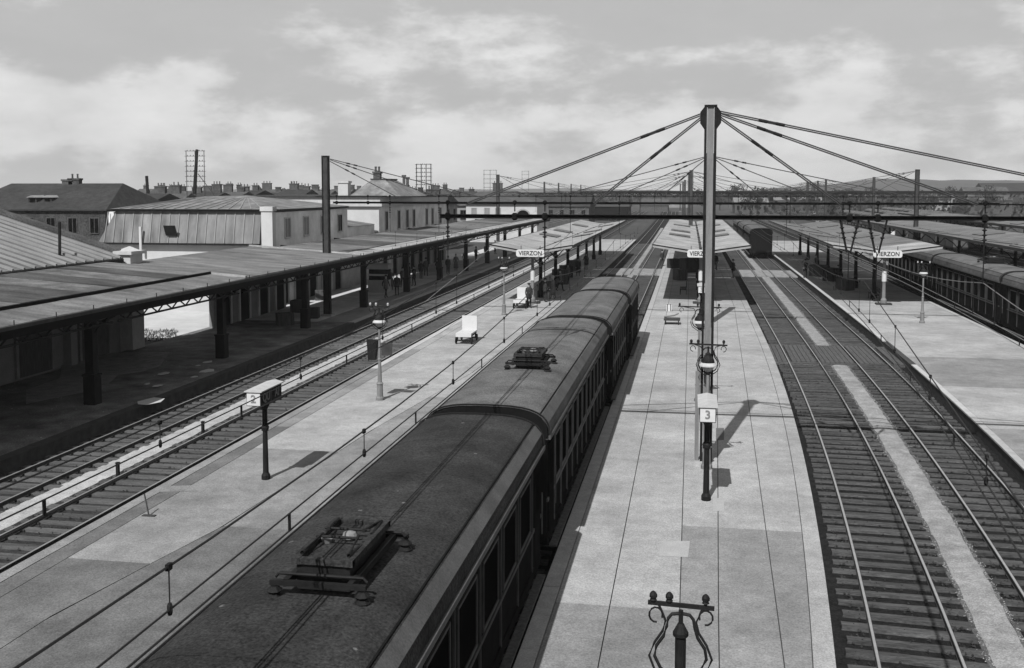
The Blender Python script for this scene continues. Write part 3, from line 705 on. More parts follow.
for Y, ms, lab in ((130, (26.5, -.1), 'third portal with its mast beyond the right canopies'), (162, (-30.5, -.4), 'fourth portal with its mast by the white arched building'), (256, (31.5, -1.7), 'fifth portal, two masts against the right skyline'),
                   (306, (-43.5, -2.6, 32.5), 'sixth portal spanning the whole yard'), (410, (-47.5, -4.5, 46.0), 'last portal far down the yard'), (285, (33.0,), 'portal with a single right mast far beyond the carriages on the curve'), (330, (40.5,), 'portal among the far sheds, single mast at its right'), (380, (43.0,), 'single-masted portal just before the last ones'), (205, (34.0,), 'portal between the fourth and fifth, above the carriages on the curve'), (355, (-45.5, 38.0), 'second last portal of the yard'), (470, (-50.0, 52.0), 'tiny portal beyond all the others')):
    xl, xr = min(ms + (-22,)), max(ms + (24,))
    if Y > 200: xr += 60
    st = []
    for m_ in ms:
        for dx in (5, 10, 16):
            for s in (-1, 1):
                if xl - 1 <= m_ + s * dx <= xr + 1: st.append((m_, m_ + s * dx))
    portal(Y, lab, xl, xr, list(ms), st, lattice=True, pale=False, ztop=11.2, drops=[(x + bend(Y), 'I') for x in (-19.5, -16.2, -7.6, -4.5, 5.75, 9.07, 19.7)] if Y < 200 else [], w=.42)

def overhead(fx, label, spans=((-4, P1), (P1, P2), (P2, 97), (97, 130), (130, 162)), pale=False, zlow=5.42):
    t = thing('overhead_line', label, 'overhead wire', (fx(P1), P1, 5), group='overhead lines of the tracks')
    ms, au, co, dr, cl_ = MB(), MB(), MB(), MB(), MB()
    for a, b in spans:
        ys = stations(a + (.28 if a > 0 else 0), b + .28, 3.3); L = ys[-1] - ys[0]
        zm = lambda Y: zlow + .68 * (2 * (Y - ys[0]) / L - 1) ** 2
        m_ = 'w'
        ms.tube([(fx(Y), Y, zm(Y)) for Y in ys], .0125, 5); au.tube([(fx(Y), Y, 5.10) for Y in ys], .011, 5); co.tube([(fx(Y), Y, 4.90) for Y in ys], .012, 5)
        k = 0; Y = ys[0] + 1.2
        while Y < ys[-1] - .5 and Y < 90:
            if k % 2 == 0:
                dr.tube([(fx(Y), Y, 5.10), (fx(Y), Y, zm(Y))], .0075, 4); cl_.lathe([(.018, 5.05), (.028, 5.08), (.028, 5.13), (.018, 5.16)], (fx(Y), Y, 0), 6); cl_.cbox((fx(Y), Y, zm(Y)), .035, .07, .06)
            else: dr.cbox((fx(Y), Y, 5.0), .014, .06, .2)
            Y += 2.75; k += 1
    wm = M['wire_pale'] if pale else M['wire']
    ms.build('messenger_wire', wm, t); au.build('auxiliary_wire', wm, t); co.build('contact_wire', wm, t); dr.build('dropper', M['wire'], t); cl_.build('clamp', M['iron'], t)
    return t
overhead(at(-4.5), 'overhead line above the standing train, crossing in front of the left platform')
overhead(at(-7.6), 'overhead line above the empty track left of the train')
overhead(cx1, 'overhead line above the curving track next to the middle platform')
overhead(cx2, 'overhead line above the outer curving track', pale=True)
overhead(at(-16.2), 'overhead line above the track left of the lamp-lined platform', spans=((P2, 97), (97, 130), (130, 162)), pale=True)
overhead(at(-19.5), 'overhead line above the track beside the long canopy', spans=((P2, 97), (97, 130), (130, 162)), pale=True)
q = MB().tube([PD(425, 302, 58), PD(464, 270, 72), PD(503, 238, 92)], .02, 5); tag(q.build('feeder_cable', M['wire_pale']), 'pale feeder cable slanting up from the left tracks toward the girder', 'cable')

# ================================================================== CANOPIES
def butterfly(label, xc, hw, Y0, Y1, zc=4.28, zt=4.8, roof='sheet_pale', bay=3.3, dark_every=3, signed=True, colstep=9.0, group='butterfly canopies on the island platforms'):
    t = thing('platform_canopy', label, 'canopy', (xc + bend(Y0), Y0, PLAT), group=group)
    fx = at(xc); n = int(round((Y1 - Y0) / bay)); hip = 1.3
    for k in range(n):
        a, b = Y0 + (Y1 - Y0) * k / n, Y0 + (Y1 - Y0) * (k + 1) / n
        dark = dark_every and k in (6, 9, 14)
        for s in (-1, 1):
            q = MB(); g = .015
            if dark:
                for (u0, u1) in ((.03, .22), (.78, 1.0)):
                    w = MB(); w.sweep([(s * hw * u0, zc + (zt - zc) * u0), (s * hw * u1, zc + (zt - zc) * u1), (s * hw * u1, zc + (zt - zc) * u1 - .07), (s * hw * u0, zc + (zt - zc) * u0 - .07)], fx, [a + g, b - g])
                    w.build('roof_sheet', M[roof], t)
                w = MB(); w.sweep([(s * hw * .225, zc + (zt - zc) * .225), (s * hw * .775, zc + (zt - zc) * .775), (s * hw * .775, zc + (zt - zc) * .775 + .09), (s * hw * .225, zc + (zt - zc) * .225 + .09)], fx, [a + .25, b - .25])
                w.build('skylight', M['skylight'], t)
            else:
                dz = rnd.uniform(0, .012)
                q.sweep([(s * hw * .03, zc + .015 + dz), (s * hw, zt + dz), (s * hw, zt - .07), (s * hw * .03, zc - .055)], fx, [a + g, b - g]); q.build('roof_sheet', M['sheet_pale' if k < 2 else roof], t)
    q = MB().sweep([(-.16, zc + .0), (.16, zc + .0), (.16, zc - .14), (-.16, zc - .14)], fx, stations(Y0, Y1, 6)); q.build('valley_gutter', M['iron_mid'], t)
    for s in (-1, 1):
        q = MB().sweep([(s * hw + s * .0, zt + .03), (s * hw + s * .05, zt + .03), (s * hw + s * .05, zt - .2), (s * hw + s * .0, zt - .2)], fx, stations(Y0, Y1, 6)); q.build('edge_board', M['iron_mid'], t)
        q = MB(); x0 = fx(Y0)
        q.prism([(x0, Y0 - .05, zc - .18), (x0 + s * hw, Y0 - .05, zt - .17), (x0 + s * hw, Y0 - .05, zt - .02), (x0, Y0 - .05, zc - .03)], (0, .045, 0)); q.build('front_board', M['fascia'], t)
        q = MB(); q.prism([(x0, Y0 - .07, zc - .03), (x0 + s * hw, Y0 - .07, zt - .02), (x0 + s * hw, Y0 - .07, zt + .06), (x0, Y0 - .07, zc + .05)], (0, .06, 0)); q.build('front_flashing', M['iron'], t)
    Y = Y0 + 5.0; k = 0
    while Y < Y1 - 1:
        for sx in (0,):
            x = fx(Y) + sx
            c = MB(); c.lathe([(.24, PLAT), (.24, PLAT + .5), (.17, PLAT + .6), (.13, PLAT + 2.6), (.2, PLAT + 2.75), (.13, PLAT + 2.9), (.13, zc + .05)], (x, Y, 0), 8); cc = c.build('column', M['iron'], t)
            br = MB()
            for s in (-1, 1): br.bar((x, Y, zc - .15), (x + s * (hw - .15), Y, zt - .16), .09, .14); br.tube([(x, Y, 2.9), (x + s * .6, Y, 3.6), (x + s * 1.7, Y, 4.3)], .045, 5)
            br.build('bracket', M['iron'], cc)
        Y += colstep; k += 1
    if signed:
        x = fx(Y0); Yp = Y0 + .9
        p = MB(); p.lathe([(.22, PLAT), (.22, PLAT + .35), (.13, PLAT + .5), (.11, zc - .6), (.2, zc - .45), (.34, zc - .12)], (x, Yp, 0), 10); po = p.build('front_post', M['iron_grey'], t)
        MB().lathe([(.165, 2.15), (.165, 2.95)], (x, Yp, 0), 10).build('white_band', M['white'], po)
        pl = MB(); pl.cbox((x, Yp, PLAT + .06), 1.1, .7, .12); pl.build('post_base', M['iron_mid'], po)
    return t
def name_board(x, Y, z, label, txt='VIERZON', w=2.1, h=.52):
    t = thing('station_sign', label, 'station sign', (x, Y, z), group='name boards hung on the canopy fronts')
    r = .16; pts = []
    for cx_, cz_, a0 in ((w / 2 - r, h / 2 - r, 0), (-w / 2 + r, h / 2 - r, 90), (-w / 2 + r, -h / 2 + r, 180), (w / 2 - r, -h / 2 + r, 270)):
        for k in range(5): a = R(a0 + 22.5 * k); pts.append((x + cx_ + r * math.cos(a), Y, z + cz_ + r * math.sin(a)))
    MB().prism(pts, (0, .09, 0)).build('board', M['white'], t)
    lettering(txt, .44, (x, Y - .008, z - .01), (R(90), 0, 0), t, sx=.93 * w / 2.1)
    q = MB()
    for s in (-.7, .7): q.bar((x + s, Y + .12, z), (x + s, Y + .12, z + .55), .04)
    q.build('hanger', M['iron'], t); return t
CA0, CA1 = 77.0, 143.0
xl_, xm_, xr_ = -11.5, .72, 13.9
butterfly('pale butterfly canopy on the lamp-lined platform left of the train', xl_, 3.05, CA0 - 3.0, 138)
name_board(xl_ + bend(74), CA0 - 3.22, 4.22, 'white name board reading VIERZON on the left canopy front, clear of the mast')
butterfly('pale butterfly canopy on the middle platform, behind the tall mast', xm_, 3.5, CA0 - 1, 150)
name_board(xm_ - .02 + bend(76), CA0 - 1.22, 4.2, 'white name board on the middle canopy, partly hidden by the tall mast', h=.56, w=1.95)
butterfly('pale butterfly canopy on the right platform', xr_, 3.75, CA0 + .5, 140, roof='sheet_mid')
name_board(xr_ + bend(77), CA0 + .28, 4.22, 'white name board reading VIERZON on the right canopy front', w=2.0)
butterfly('wide grey canopy beyond the dark right-hand train', 26.2, 4.1, 58, 150, roof='sheet_mid', signed=False, zc=4.35)
butterfly('second distant canopy right of the wide grey one', 40, 4.0, 120, 190, roof='sheet_mid', signed=False)

# the long canopy of the main platform
lc = thing('station_canopy', 'long low platform canopy with lattice fascia running along the left side', 'canopy', (-21.5, 10, PLAT))
XF, XB = -21.5, -29.3
def sheet(xa, za, xb, zb, a, c, m, name='roof_sheet'):
    dz = rnd.uniform(0, .014); g = .012
    q = MB(); q.add([(xa, a + g, za + dz), (xb, a + g, zb + dz), (xb, c - g, zb + dz), (xa, c - g, za + dz), (xa, a + g, za - .06), (xb, a + g, zb - .06), (xb, c - g, zb - .06), (xa, c - g, za - .06)],
                     [(3, 2, 1, 0), (4, 5, 6, 7), (0, 1, 5, 4), (1, 2, 6, 5), (2, 3, 7, 6), (3, 0, 4, 7)])
    return q.build(name, M[m], lc)
Y = 4.0
while Y < 158:
    st = 2.05 if Y < 66 else 3.1; c = Y + st
    if Y < 47:
        c = min(c, 47.4); c = 47.4 if 47.4 - c < .5 else c
        sheet(XF, 4.47, -23.3, 4.66, Y, c, rnd.choice(('sheet_mid', 'sheet_worn', 'sheet_mid'))); sheet(-23.34, 4.80, XB, 5.22, Y, c, rnd.choice(('sheet_dark', 'sheet_worn', 'sheet_dark', 'sheet_worn', 'sheet_mid')))
    elif Y < 65:
        c = min(c, 65.2); c = 65.2 if 65.2 - c < .5 else c
        sheet(XF, 4.5, XB, 5.0, Y, c, rnd.choice(('sheet_mid', 'sheet_mid', 'sheet_worn')))
    else:
        sheet(XF, 4.5, -22.9, 4.58, Y, c, 'sheet_pale'); sheet(-22.95, 4.62, -28.1, 4.88, Y, c, rnd.choice(('sheet_dark', 'sheet_worn', 'sheet_mid')))  # rear edge held short of the wall to let sun onto the floor
    Y = c
for Yv in (47.4, 65.2): MB().bar((XF, Yv, 4.56), (XB, Yv, 5.08), .22, .1).build('ridge_cap', M['sheet_pale'], lc)
MB().box(-23.45, -23.3, 4, 47.3, 4.6, 4.78).build('step_flashing', M['black'], lc)
MB().box(XF, XF + .12, 4, 158, 4.33, 4.46).build('gutter', M['iron_mid'], lc)
MB().box(XF - .12, XF - .06, 4, 158, 4.02, 4.40).build('fascia_board', M['black'], lc)
cols = [13.8 + 11.3 * k for k in range(13)]
for k in range(13):
    Yc = cols[k]; q = MB(); x = -23.0
    q.box(x - .17, x + .17, Yc - .17, Yc + .17, PLAT + 1.15, 4.45); q.box(x - .24, x + .24, Yc - .24, Yc + .24, PLAT, PLAT + 1.15); q.box(x - .27, x + .27, Yc - .27, Yc + .27, PLAT + 1.12, PLAT + 1.2)
    cc = q.build('column', M['iron'], lc)
    q = MB(); q.bar((x, Yc, 4.2), (XF - .1, Yc, 4.3), .12, .16); q.tube([(x, Yc, 3.1), (x + .5, Yc, 3.7), (XF - .15, Yc, 4.1)], .05, 5); q.bar((x, Yc, 4.3), (XB + .1, Yc, 4.75), .14, .2); q.build('bracket', M['iron'], cc)
    if k < 12:                                             # lattice girder of one bay
        q = MB(); a, b = Yc + .2, cols[k + 1] - .2; zt, zb = 4.05, 3.72; x = -21.95
        q.bar((x, a, zt), (x, b, zt), .08, .07); q.bar((x, a, zb), (x, b, zb), .08, .07)
        nb = 18; s = (b - a) / nb
        for i in range(nb):
            q.bar((x, a + s * i, zb if i % 2 else zt), (x, a + s * (i + 1), zt if i % 2 else zb), .045, .045)
        q.build('lattice_girder', M['iron'], lc)
for Yv in stations(5, 115, 2.26):                        # rafter ends standing above the gutter
    MB().tube([(XF + .05, Yv, 4.4), (XF + .05, Yv, 4.62)], .02, 4).build('gutter_bracket', M['iron'], lc)

# ================================================================== BUILDINGS
def window(parent, x, y, z, w, h, face, frame='fascia', glass='glass', depth=.06):
    q, f = MB(), MB()
    if face == 'front':
        q.box(x - w / 2, x + w / 2, y - .02, y, z, z + h); f.box(x - w / 2 - .1, x - w / 2, y - depth, y + .01, z - .08, z + h + .1); f.box(x + w / 2, x + w / 2 + .1, y - depth, y + .01, z - .08, z + h + .1)
        f.box(x - w / 2, x + w / 2, y - depth, y + .01, z + h, z + h + .1); f.box(x - w / 2 - .0, x + w / 2 + .0, y - depth - .06, y + .01, z - .1, z); f.box(x - .03, x + .03, y - .04, y - .019, z, z + h)
    else:
        q.box(x, x + .02, y - w / 2, y + w / 2, z, z + h); f.box(x - .01, x + depth, y - w / 2 - .1, y - w / 2, z - .08, z + h + .1); f.box(x - .01, x + depth, y + w / 2, y + w / 2 + .1, z - .08, z + h + .1)
        f.box(x - .01, x + depth, y - w / 2, y + w / 2, z + h, z + h + .1); f.box(x - .01, x + depth + .06, y - w / 2, y + w / 2, z - .1, z); f.box(x + .019, x + .04, y - .03, y + .03, z, z + h)
    o = q.build('window', M[glass], parent); f.build('window_frame', M[frame], o); return o
def chimney(parent, x, y, z0, z1, w=.9, d=.6, m='brick', pots=2):
    q = MB().box(x - w / 2, x + w / 2, y - d / 2, y + d / 2, z0, z1 - .2); q.box(x - w / 2 - .08, x + w / 2 + .08, y - d / 2 - .08, y + d / 2 + .08, z1 - .2, z1)
    c = q.build('chimney', M[m], parent)
    for k in range(pots):
        px = x - w / 2 + w * (k + .5) / pots
        MB().lathe([(.12, z1), (.10, z1 + .4), (.14, z1 + .42), (.12, z1 + .5)], (px, y, 0), 6).build('chimney_pot', M['tile'], c)
    return c
def house(label, x0, x1, y0, y1, ze, zr, axis='x', hip=0.0, roof='tile', wall='render_grey', rows=1, cols_=3, chim=(), cat='house', sidewin=True, oh=.35, group=None):
    t = thing('house', label, cat, ((x0 + x1) / 2, y0, 0), group=group)
    q = MB().box(x0, x1, y0, y1, -.06, ze); 
    if not hip:
        if axis == 'x':
            for x, s in ((x0, 1), (x1, -1)): q.add([(x, y0, ze - .01), (x, y1, ze - .01), (x, (y0 + y1) / 2, zr - .12), (x + s * .2, y0, ze - .01), (x + s * .2, y1, ze - .01), (x + s * .2, (y0 + y1) / 2, zr - .12)], [(0, 1, 2), (3, 4, 5), (0, 1, 4, 3), (1, 2, 5, 4), (2, 0, 3, 5)])
        else:
            for y, s in ((y0, 1), (y1, -1)): q.add([(x0, y, ze - .01), (x1, y, ze - .01), ((x0 + x1) / 2, y, zr - .12), (x0, y + s * .2, ze - .01), (x1, y + s * .2, ze - .01), ((x0 + x1) / 2, y + s * .2, zr - .12)], [(0, 1, 2), (3, 4, 5), (0, 1, 4, 3), (1, 2, 5, 4), (2, 0, 3, 5)])
    q.build('wall', M[wall], t)
    X0, X1, Y0, Y1 = x0 - oh, x1 + oh, y0 - oh, y1 + oh; b = .14
    if axis == 'x': ra, rb = Vector((X0 + hip, (y0 + y1) / 2, zr)), Vector((X1 - hip, (y0 + y1) / 2, zr))
    else: ra, rb = Vector(((x0 + x1) / 2, Y0 + hip, zr)), Vector(((x0 + x1) / 2, Y1 - hip, zr))
    v = [(X0, Y0, ze), (X1, Y0, ze), (X1, Y1, ze), (X0, Y1, ze)]; lo = [(a, c, d - b) for a, c, d in v]
    q = MB()
    if axis == 'x': q.add(v + [ra, rb] + lo, [(0, 1, 5, 4), (2, 3, 4, 5), (1, 2, 5), (3, 0, 4), (6, 7, 1, 0), (7, 8, 2, 1), (8, 9, 3, 2), (9, 6, 0, 3), (9, 8, 7, 6)])
    else: q.add(v + [ra, rb] + lo, [(0, 1, 4), (1, 2, 5, 4), (2, 3, 5), (3, 0, 4, 5), (6, 7, 1, 0), (7, 8, 2, 1), (8, 9, 3, 2), (9, 6, 0, 3), (9, 8, 7, 6)])
    rf = q.build('roof', M[roof], t)
    for (cx_, cy_, top, w) in chim: chimney(rf, x0 + (x1 - x0) * cx_, y0 + (y1 - y0) * cy_, ze, top, w, .7, ['brick', 'slate', 'tile', 'stone_dark'][int(top * 37) % 4], (2 if w < 1.6 else 3) if int(top * 91) % 3 else 0)
    hz = ze - .3
    for r_ in range(rows):
        for c in range(cols_):
            xx = x0 + (x1 - x0) * (c + .5) / cols_; z = hz - (r_ + 1) * 2.9 + .7
            if z > .3: window(t, xx, y0, z, .95, 1.55, 'front', frame='tile')
        if sidewin:
            k = max(1, int((y1 - y0) / 4))
            for c in range(k):
                z = hz - (r_ + 1) * 2.9 + .7
                if z > .3: window(t, x1, y0 + (y1 - y0) * (c + .5) / k, z, .95, 1.55, 'side', frame='tile')
    return t

# near-left store building with battened roof and a white corner pier
w1 = thing('store_building', 'long low store building with battened sheet roof and white corner pier behind the canopy', 'building', (-29.0, 30, 0))
MB().box(-46, -29.4, 2, 49.5, -.06, 5.2).build('wall', M['render_grey'], w1)
slope = .30
q = MB().add([(-29.1, 2, 5.3), (-29.1, 49.7, 5.3), (-38, 49.7, 5.3 + 8.9 * slope), (-38, 2, 5.3 + 8.9 * slope), (-47, 49.7, 5.3), (-47, 2, 5.3), (-29.1, 2, 5.15), (-29.1, 49.7, 5.15), (-47, 49.7, 5.15), (-47, 2, 5.15)],
             [(0, 1, 2, 3), (3, 2, 4, 5), (6, 7, 1, 0), (7, 8, 4, 2, 1), (8, 9, 5, 4), (9, 6, 0, 3, 5), (9, 8, 7, 6)])
rf = q.build('roof', M['sheet_mid'], w1)
bm_ = MB().bar((-29.05, 0, 5.33), (-38, 0, 5.33 + 8.95 * slope), .11, .11).mesh('roof_batten', M['zinc_pale'])
Y = 20.0
while Y < 49.4: inst('roof_batten', bm_, rf, (0, Y, 0)); Y += .78
MB().bar((-29.0, 49.7, 5.42), (-38, 49.7, 5.42 + 9 * slope), .34, .22).build('verge_cap', M['sheet_dark'], rf)
MB().box(-29.08, -28.95, 2, 49.0, 5.1, 5.24).build('gutter', M['iron'], w1)
q = MB().box(-29.45, -28.7, 49.2, 50.4, -.06, 5.45); q.box(-29.6, -28.55, 49.05, 50.55, 5.45, 5.62); q.lathe([(.7, 5.62), (.05, 5.85)], (-29.08, 49.8, 0), 4); q.build('corner_pier', M['offwhite'], w1)
p = PD(59.5, 258, 50); MB().tube([p + Vector((0, 0, -.6)), PD(59.5, 222, 50)], .07, 6).build('stove_pipe', M['iron'], w1)
for k, Yv in enumerate((19, 25, 31, 37, 42, 46.8)):
    q = MB().box(-29.4, -29.34, Yv - 1.2, Yv + 1.2, PLAT, 3.1); d_ = q.build('goods_door' if k % 2 else 'doorway', M['timber'], w1)
    f = MB(); f.box(-29.41, -29.28, Yv - 1.38, Yv - 1.2, PLAT, 3.28); f.box(-29.41, -29.28, Yv + 1.2, Yv + 1.38, PLAT, 3.28); f.box(-29.41, -29.28, Yv - 1.2, Yv + 1.2, 3.1, 3.28); f.build('door_frame', M['render_grey'], d_)
for Yv in (22, 34, 44.5): MB().box(-29.42, -29.0, Yv - .25, Yv + .25, -.06, 4.9).build('pilaster', M['render_grey'], w1)

# station hall with zinc mansard
FX = -29.4
w2 = thing('station_hall', 'station hall with tall seamed zinc mansard and white corner pilaster', 'building', (-36, 77, 0))
MB().box(-42.4, FX, 77.25, 93, -.06, 7.2).build('wall', M['render_pale'], w2)
MB().box(-42.45, FX - .02, 76.9, 76.98, -.06, 4.86).build('front_wall', M['render_white'], w2)
q = MB().add([(-42.9, 76.6, 4.95), (FX - .95, 76.6, 4.95), (FX - .95, 77.1, 7.25), (-41.7, 77.1, 7.25), (-42.9, 93.2, 4.95), (-41.7, 93.0, 7.25), (FX - .95, 93.2, 4.95), (FX - .95, 93.0, 7.25)], [(0, 1, 2, 3), (4, 0, 3, 5), (6, 4, 5, 7), (3, 2, 7, 5), (1, 6, 7, 2), (0, 4, 6, 1)])
ms_ = q.build('mansard', M['zinc'], w2)
x = -42.4
while x < FX - 1.0:
    MB().bar((x, 76.57, 4.98), (x + .12 * (1 if x < -41.8 else 0), 77.07, 7.22), .06, .07).build('roof_batten', M['zinc_pale'], ms_); x += .72
MB().box(-43.0, FX - .9, 76.45, 76.62, 4.84, 4.97).build('gutter', M['iron'], w2)
MB().box(-42.0, FX + .1, 76.85, 93.1, 7.25, 7.42).build('cornice', M['iron_mid'], w2)
a, b_ = PY(205, 197.2, 77.6), PY(247, 195.3, 77.6)
q = MB().add([(-42.0, 76.7, 7.42), (FX + .2, 76.7, 7.42), (FX + .2, 93.2, 7.42), (-42.0, 93.2, 7.42), (a.x, 85, 8.3), (b_.x, 85, 8.36)], [(0, 1, 5, 4), (1, 2, 5), (2, 3, 4, 5), (3, 0, 4), (3, 2, 1, 0)])
rf = q.build('roof', M['zinc'], w2)
for xx in [-41.2 + .85 * k for k in range(14)]:
    f_ = (xx - a.x) / (b_.x - a.x); top = a + (b_ - a) * max(0, min(1, f_)); top.y = 85; top.z = 8.33
    MB().bar((xx, 76.75, 7.45), (xx + (top.x - xx) * .8, 76.75 + (85 - 76.75) * .8, 7.45 + .9 * .8), .07, .06).build('roof_batten', M['zinc_pale'], rf)
q = MB().box(FX - .78, FX + .06, 76.6, 77.2, -.06, 7.3); q.box(FX - .84, FX + .12, 76.52, 77.28, 7.3, 7.62); q.build('corner_pilaster', M['render_white'], w2)
h = MB().prism([(0, 0, 0), (.9, 0, 0), (.9, -.35, .75), (0, -.35, .75)], (0, .05, 0)); pp = PY(166, 230, 69.2)
q = MB(); q.add([v + Vector((pp.x, 76.55, 5.5)) for v in h.v], h.f); q.build('roof_hatch', M['iron'], ms_)
MB().tube([(-39.4, 76.4, 4.4), (-39.4, 76.4, 6.15)], .10, 6).build('vent_pipe', M['white'], w2)
for k, Yv in enumerate((79.5, 83.2, 87.0, 91.0)):
    window(w2, FX, Yv, 5.35, 1.0, 1.35, 'side', frame='offwhite', glass='render_grey' if k in (0, 1) else 'glass')
for k, Yv in enumerate([78.6 + 2.9 * j for j in range(5)]):
    q = MB().box(FX, FX + .02, Yv - .75, Yv + .75, PLAT, 3.2); d_ = q.build('doorway', M['black'], w2)
    f = MB(); f.box(FX - .01, FX + .1, Yv - .95, Yv - .75, PLAT, 3.4); f.box(FX - .01, FX + .1, Yv + .75, Yv + .95, PLAT, 3.4); f.box(FX - .01, FX + .1, Yv - .75, Yv + .75, 3.2, 3.4); f.build('door_frame', M['offwhite'], d_)
MB().box(-42.4, FX - .1, 93, 101, -.06, 5.6).build('low_wing', M['render_pale'], w2)
q = MB().add([(-42.4, 93, 5.6), (FX, 93, 5.6), (FX, 101, 5.6), (-42.4, 101, 5.6), (-36, 93.4, 6.5), (-36, 101, 6.5)], [(0, 1, 4), (1, 2, 5, 4), (3, 0, 4, 5), (2, 3, 5)]); q.build('wing_roof', M['sheet_mid'], w2)

# main pavilion with truncated pyramid roof
w3 = thing('station_pavilion', 'station pavilion with truncated pyramid roof, white end wall and tall chimneys', 'building', (-36, 101, 0))
MB().box(-44, FX + .2, 101, 128, -.06, 7.25).build('wall', M['render_pale'], w3)
MB().box(-44.02, FX + .18, 100.9, 100.99, -.06, 7.25).build('end_wall', M['render_white'], w3)
q = MB().box(-44.4, FX + .55, 100.6, 128.3, 7.25, 7.5); q.box(-44.2, FX + .35, 100.75, 128.2, 7.5, 8.15); q.build('cornice', M['offwhite'], w3)
MB().box(-44.5, FX + .65, 100.5, 128.4, 8.15, 8.27).build('parapet_cap', M['iron_mid'], w3)
a, b_, c, d = PY(349, 194.6, 95.3), PY(371.5, 179.8, 98.3), PY(385, 179.8, 98.3), PY(401, 193.8, 95.3)
q = MB().add([(a.x, 102, 8.2), (d.x, 102, 8.2), (d.x, 112, 8.2), (a.x, 112, 8.2), (b_.x, 105, b_.z), (c.x, 105, b_.z), (c.x, 109, b_.z), (b_.x, 109, b_.z)], [(0, 1, 5, 4), (1, 2, 6, 5), (2, 3, 7, 6), (3, 0, 4, 7), (4, 5, 6, 7)])
rf = q.build('pyramid_roof', M['zinc'], w3)
MB().box(b_.x - .1, c.x + .1, 104.9, 109.1, b_.z, b_.z + .12).build('roof_cap', M['iron_mid'], rf)
chimney(w3, PY(377.5, 180, 100.3).x, 107, 9.6, PY(377, 171.5, 100.3).z, .7, .6, 'brick', 2)
chimney(w3, PY(344.5, 190, 96.3).x, 103, 7.5, PY(344, 181, 96.3).z, 1.0, .9, 'render_white', 0)
chimney(w3, PY(404, 190, 111.3).x, 118, 8.2, PY(404, 175, 111.3).z, .25, .25, 'brick', 0); chimney(w3, PY(407.5, 190, 114.3).x, 121, 8.2, PY(408, 177, 114.3).z, .28, .28, 'brick', 0)
for Yv in (103.2, 107.5, 110.6, 113.2, 118.6, 121.2, 125): window(w3, FX + .2, Yv, 4.95, .85, 1.75, 'side', frame='offwhite')
for Yv in [102.5 + 3.3 * j for j in range(8)]:
    q = MB().box(FX + .2, FX + .22, Yv - .75, Yv + .75, PLAT, 3.2); d_ = q.build('doorway', M['black'], w3)
    f = MB(); f.box(FX + .19, FX + .3, Yv - .95, Yv - .75, PLAT, 3.4); f.box(FX + .19, FX + .3, Yv + .75, Yv + .95, PLAT, 3.4); f.box(FX + .19, FX + .3, Yv - .75, Yv + .75, 3.2, 3.4); f.build('door_frame', M['offwhite'], d_)

w2.location.y -= 7.4; w3.location.y -= 6.7
# white building with the arched window, closing the view
w4 = thing('arched_building', 'white gabled building with a dark arched window beyond the main platform', 'building', (-26, 143, 0))
ym = 172.0; x0, x1 = PY(466, 200, ym).x, PY(537, 200, ym).x
MB().box(x0, x1, ym, ym + 14, -.06, 6.55).build('wall', M['render_white'], w4)
pk1, pk0 = PY(516, 190.5, ym + 7), PY(478, 196, ym + 7)
q = MB().add([(x0 - .4, ym - .4, 6.55), (x1 + .4, ym - .4, 6.55), (x1 + .4, ym + 14.4, 6.55), (x0 - .4, ym + 14.4, 6.55), (pk0.x, ym + 7, pk1.z - .2), (pk1.x, ym + 7, pk1.z), (x0 - .4, ym - .4, 6.4), (x1 + .4, ym - .4, 6.4), (x1 + .4, ym + 14.4, 6.4), (x0 - .4, ym + 14.4, 6.4)],
             [(0, 1, 5, 4), (1, 2, 5), (2, 3, 4, 5), (3, 0, 4), (6, 7, 1, 0), (7, 8, 2, 1), (8, 9, 3, 2), (9, 6, 0, 3), (9, 8, 7, 6)])
q.build('roof', M['tile'], w4)
c = PY(523, 216.5, ym).x
pts = [(c + 1.1 * math.cos(R(a)), ym - .03, 4.3 + 1.1 * math.sin(R(a))) for a in range(0, 181, 15)] + [(c - 1.1, ym - .03, 3.2), (c + 1.1, ym - .03, 3.2)]
aw = MB().prism(pts, (0, .02, 0)).build('arched_window', M['glass'], w4)
q = MB()
for a in range(0, 180, 15): q.bar((c + 1.22 * math.cos(R(a)), ym - .04, 4.3 + 1.22 * math.sin(R(a))), (c + 1.22 * math.cos(R(a + 15)), ym - .04, 4.3 + 1.22 * math.sin(R(a + 15))), .1, .24)
q.build('arch_moulding', M['fascia'], aw)
for pxx in (474, 487, 498): window(w4, PY(pxx, 200, ym).x, ym, 4.4, .8, 1.3, 'front', frame='fascia', glass='render_grey')

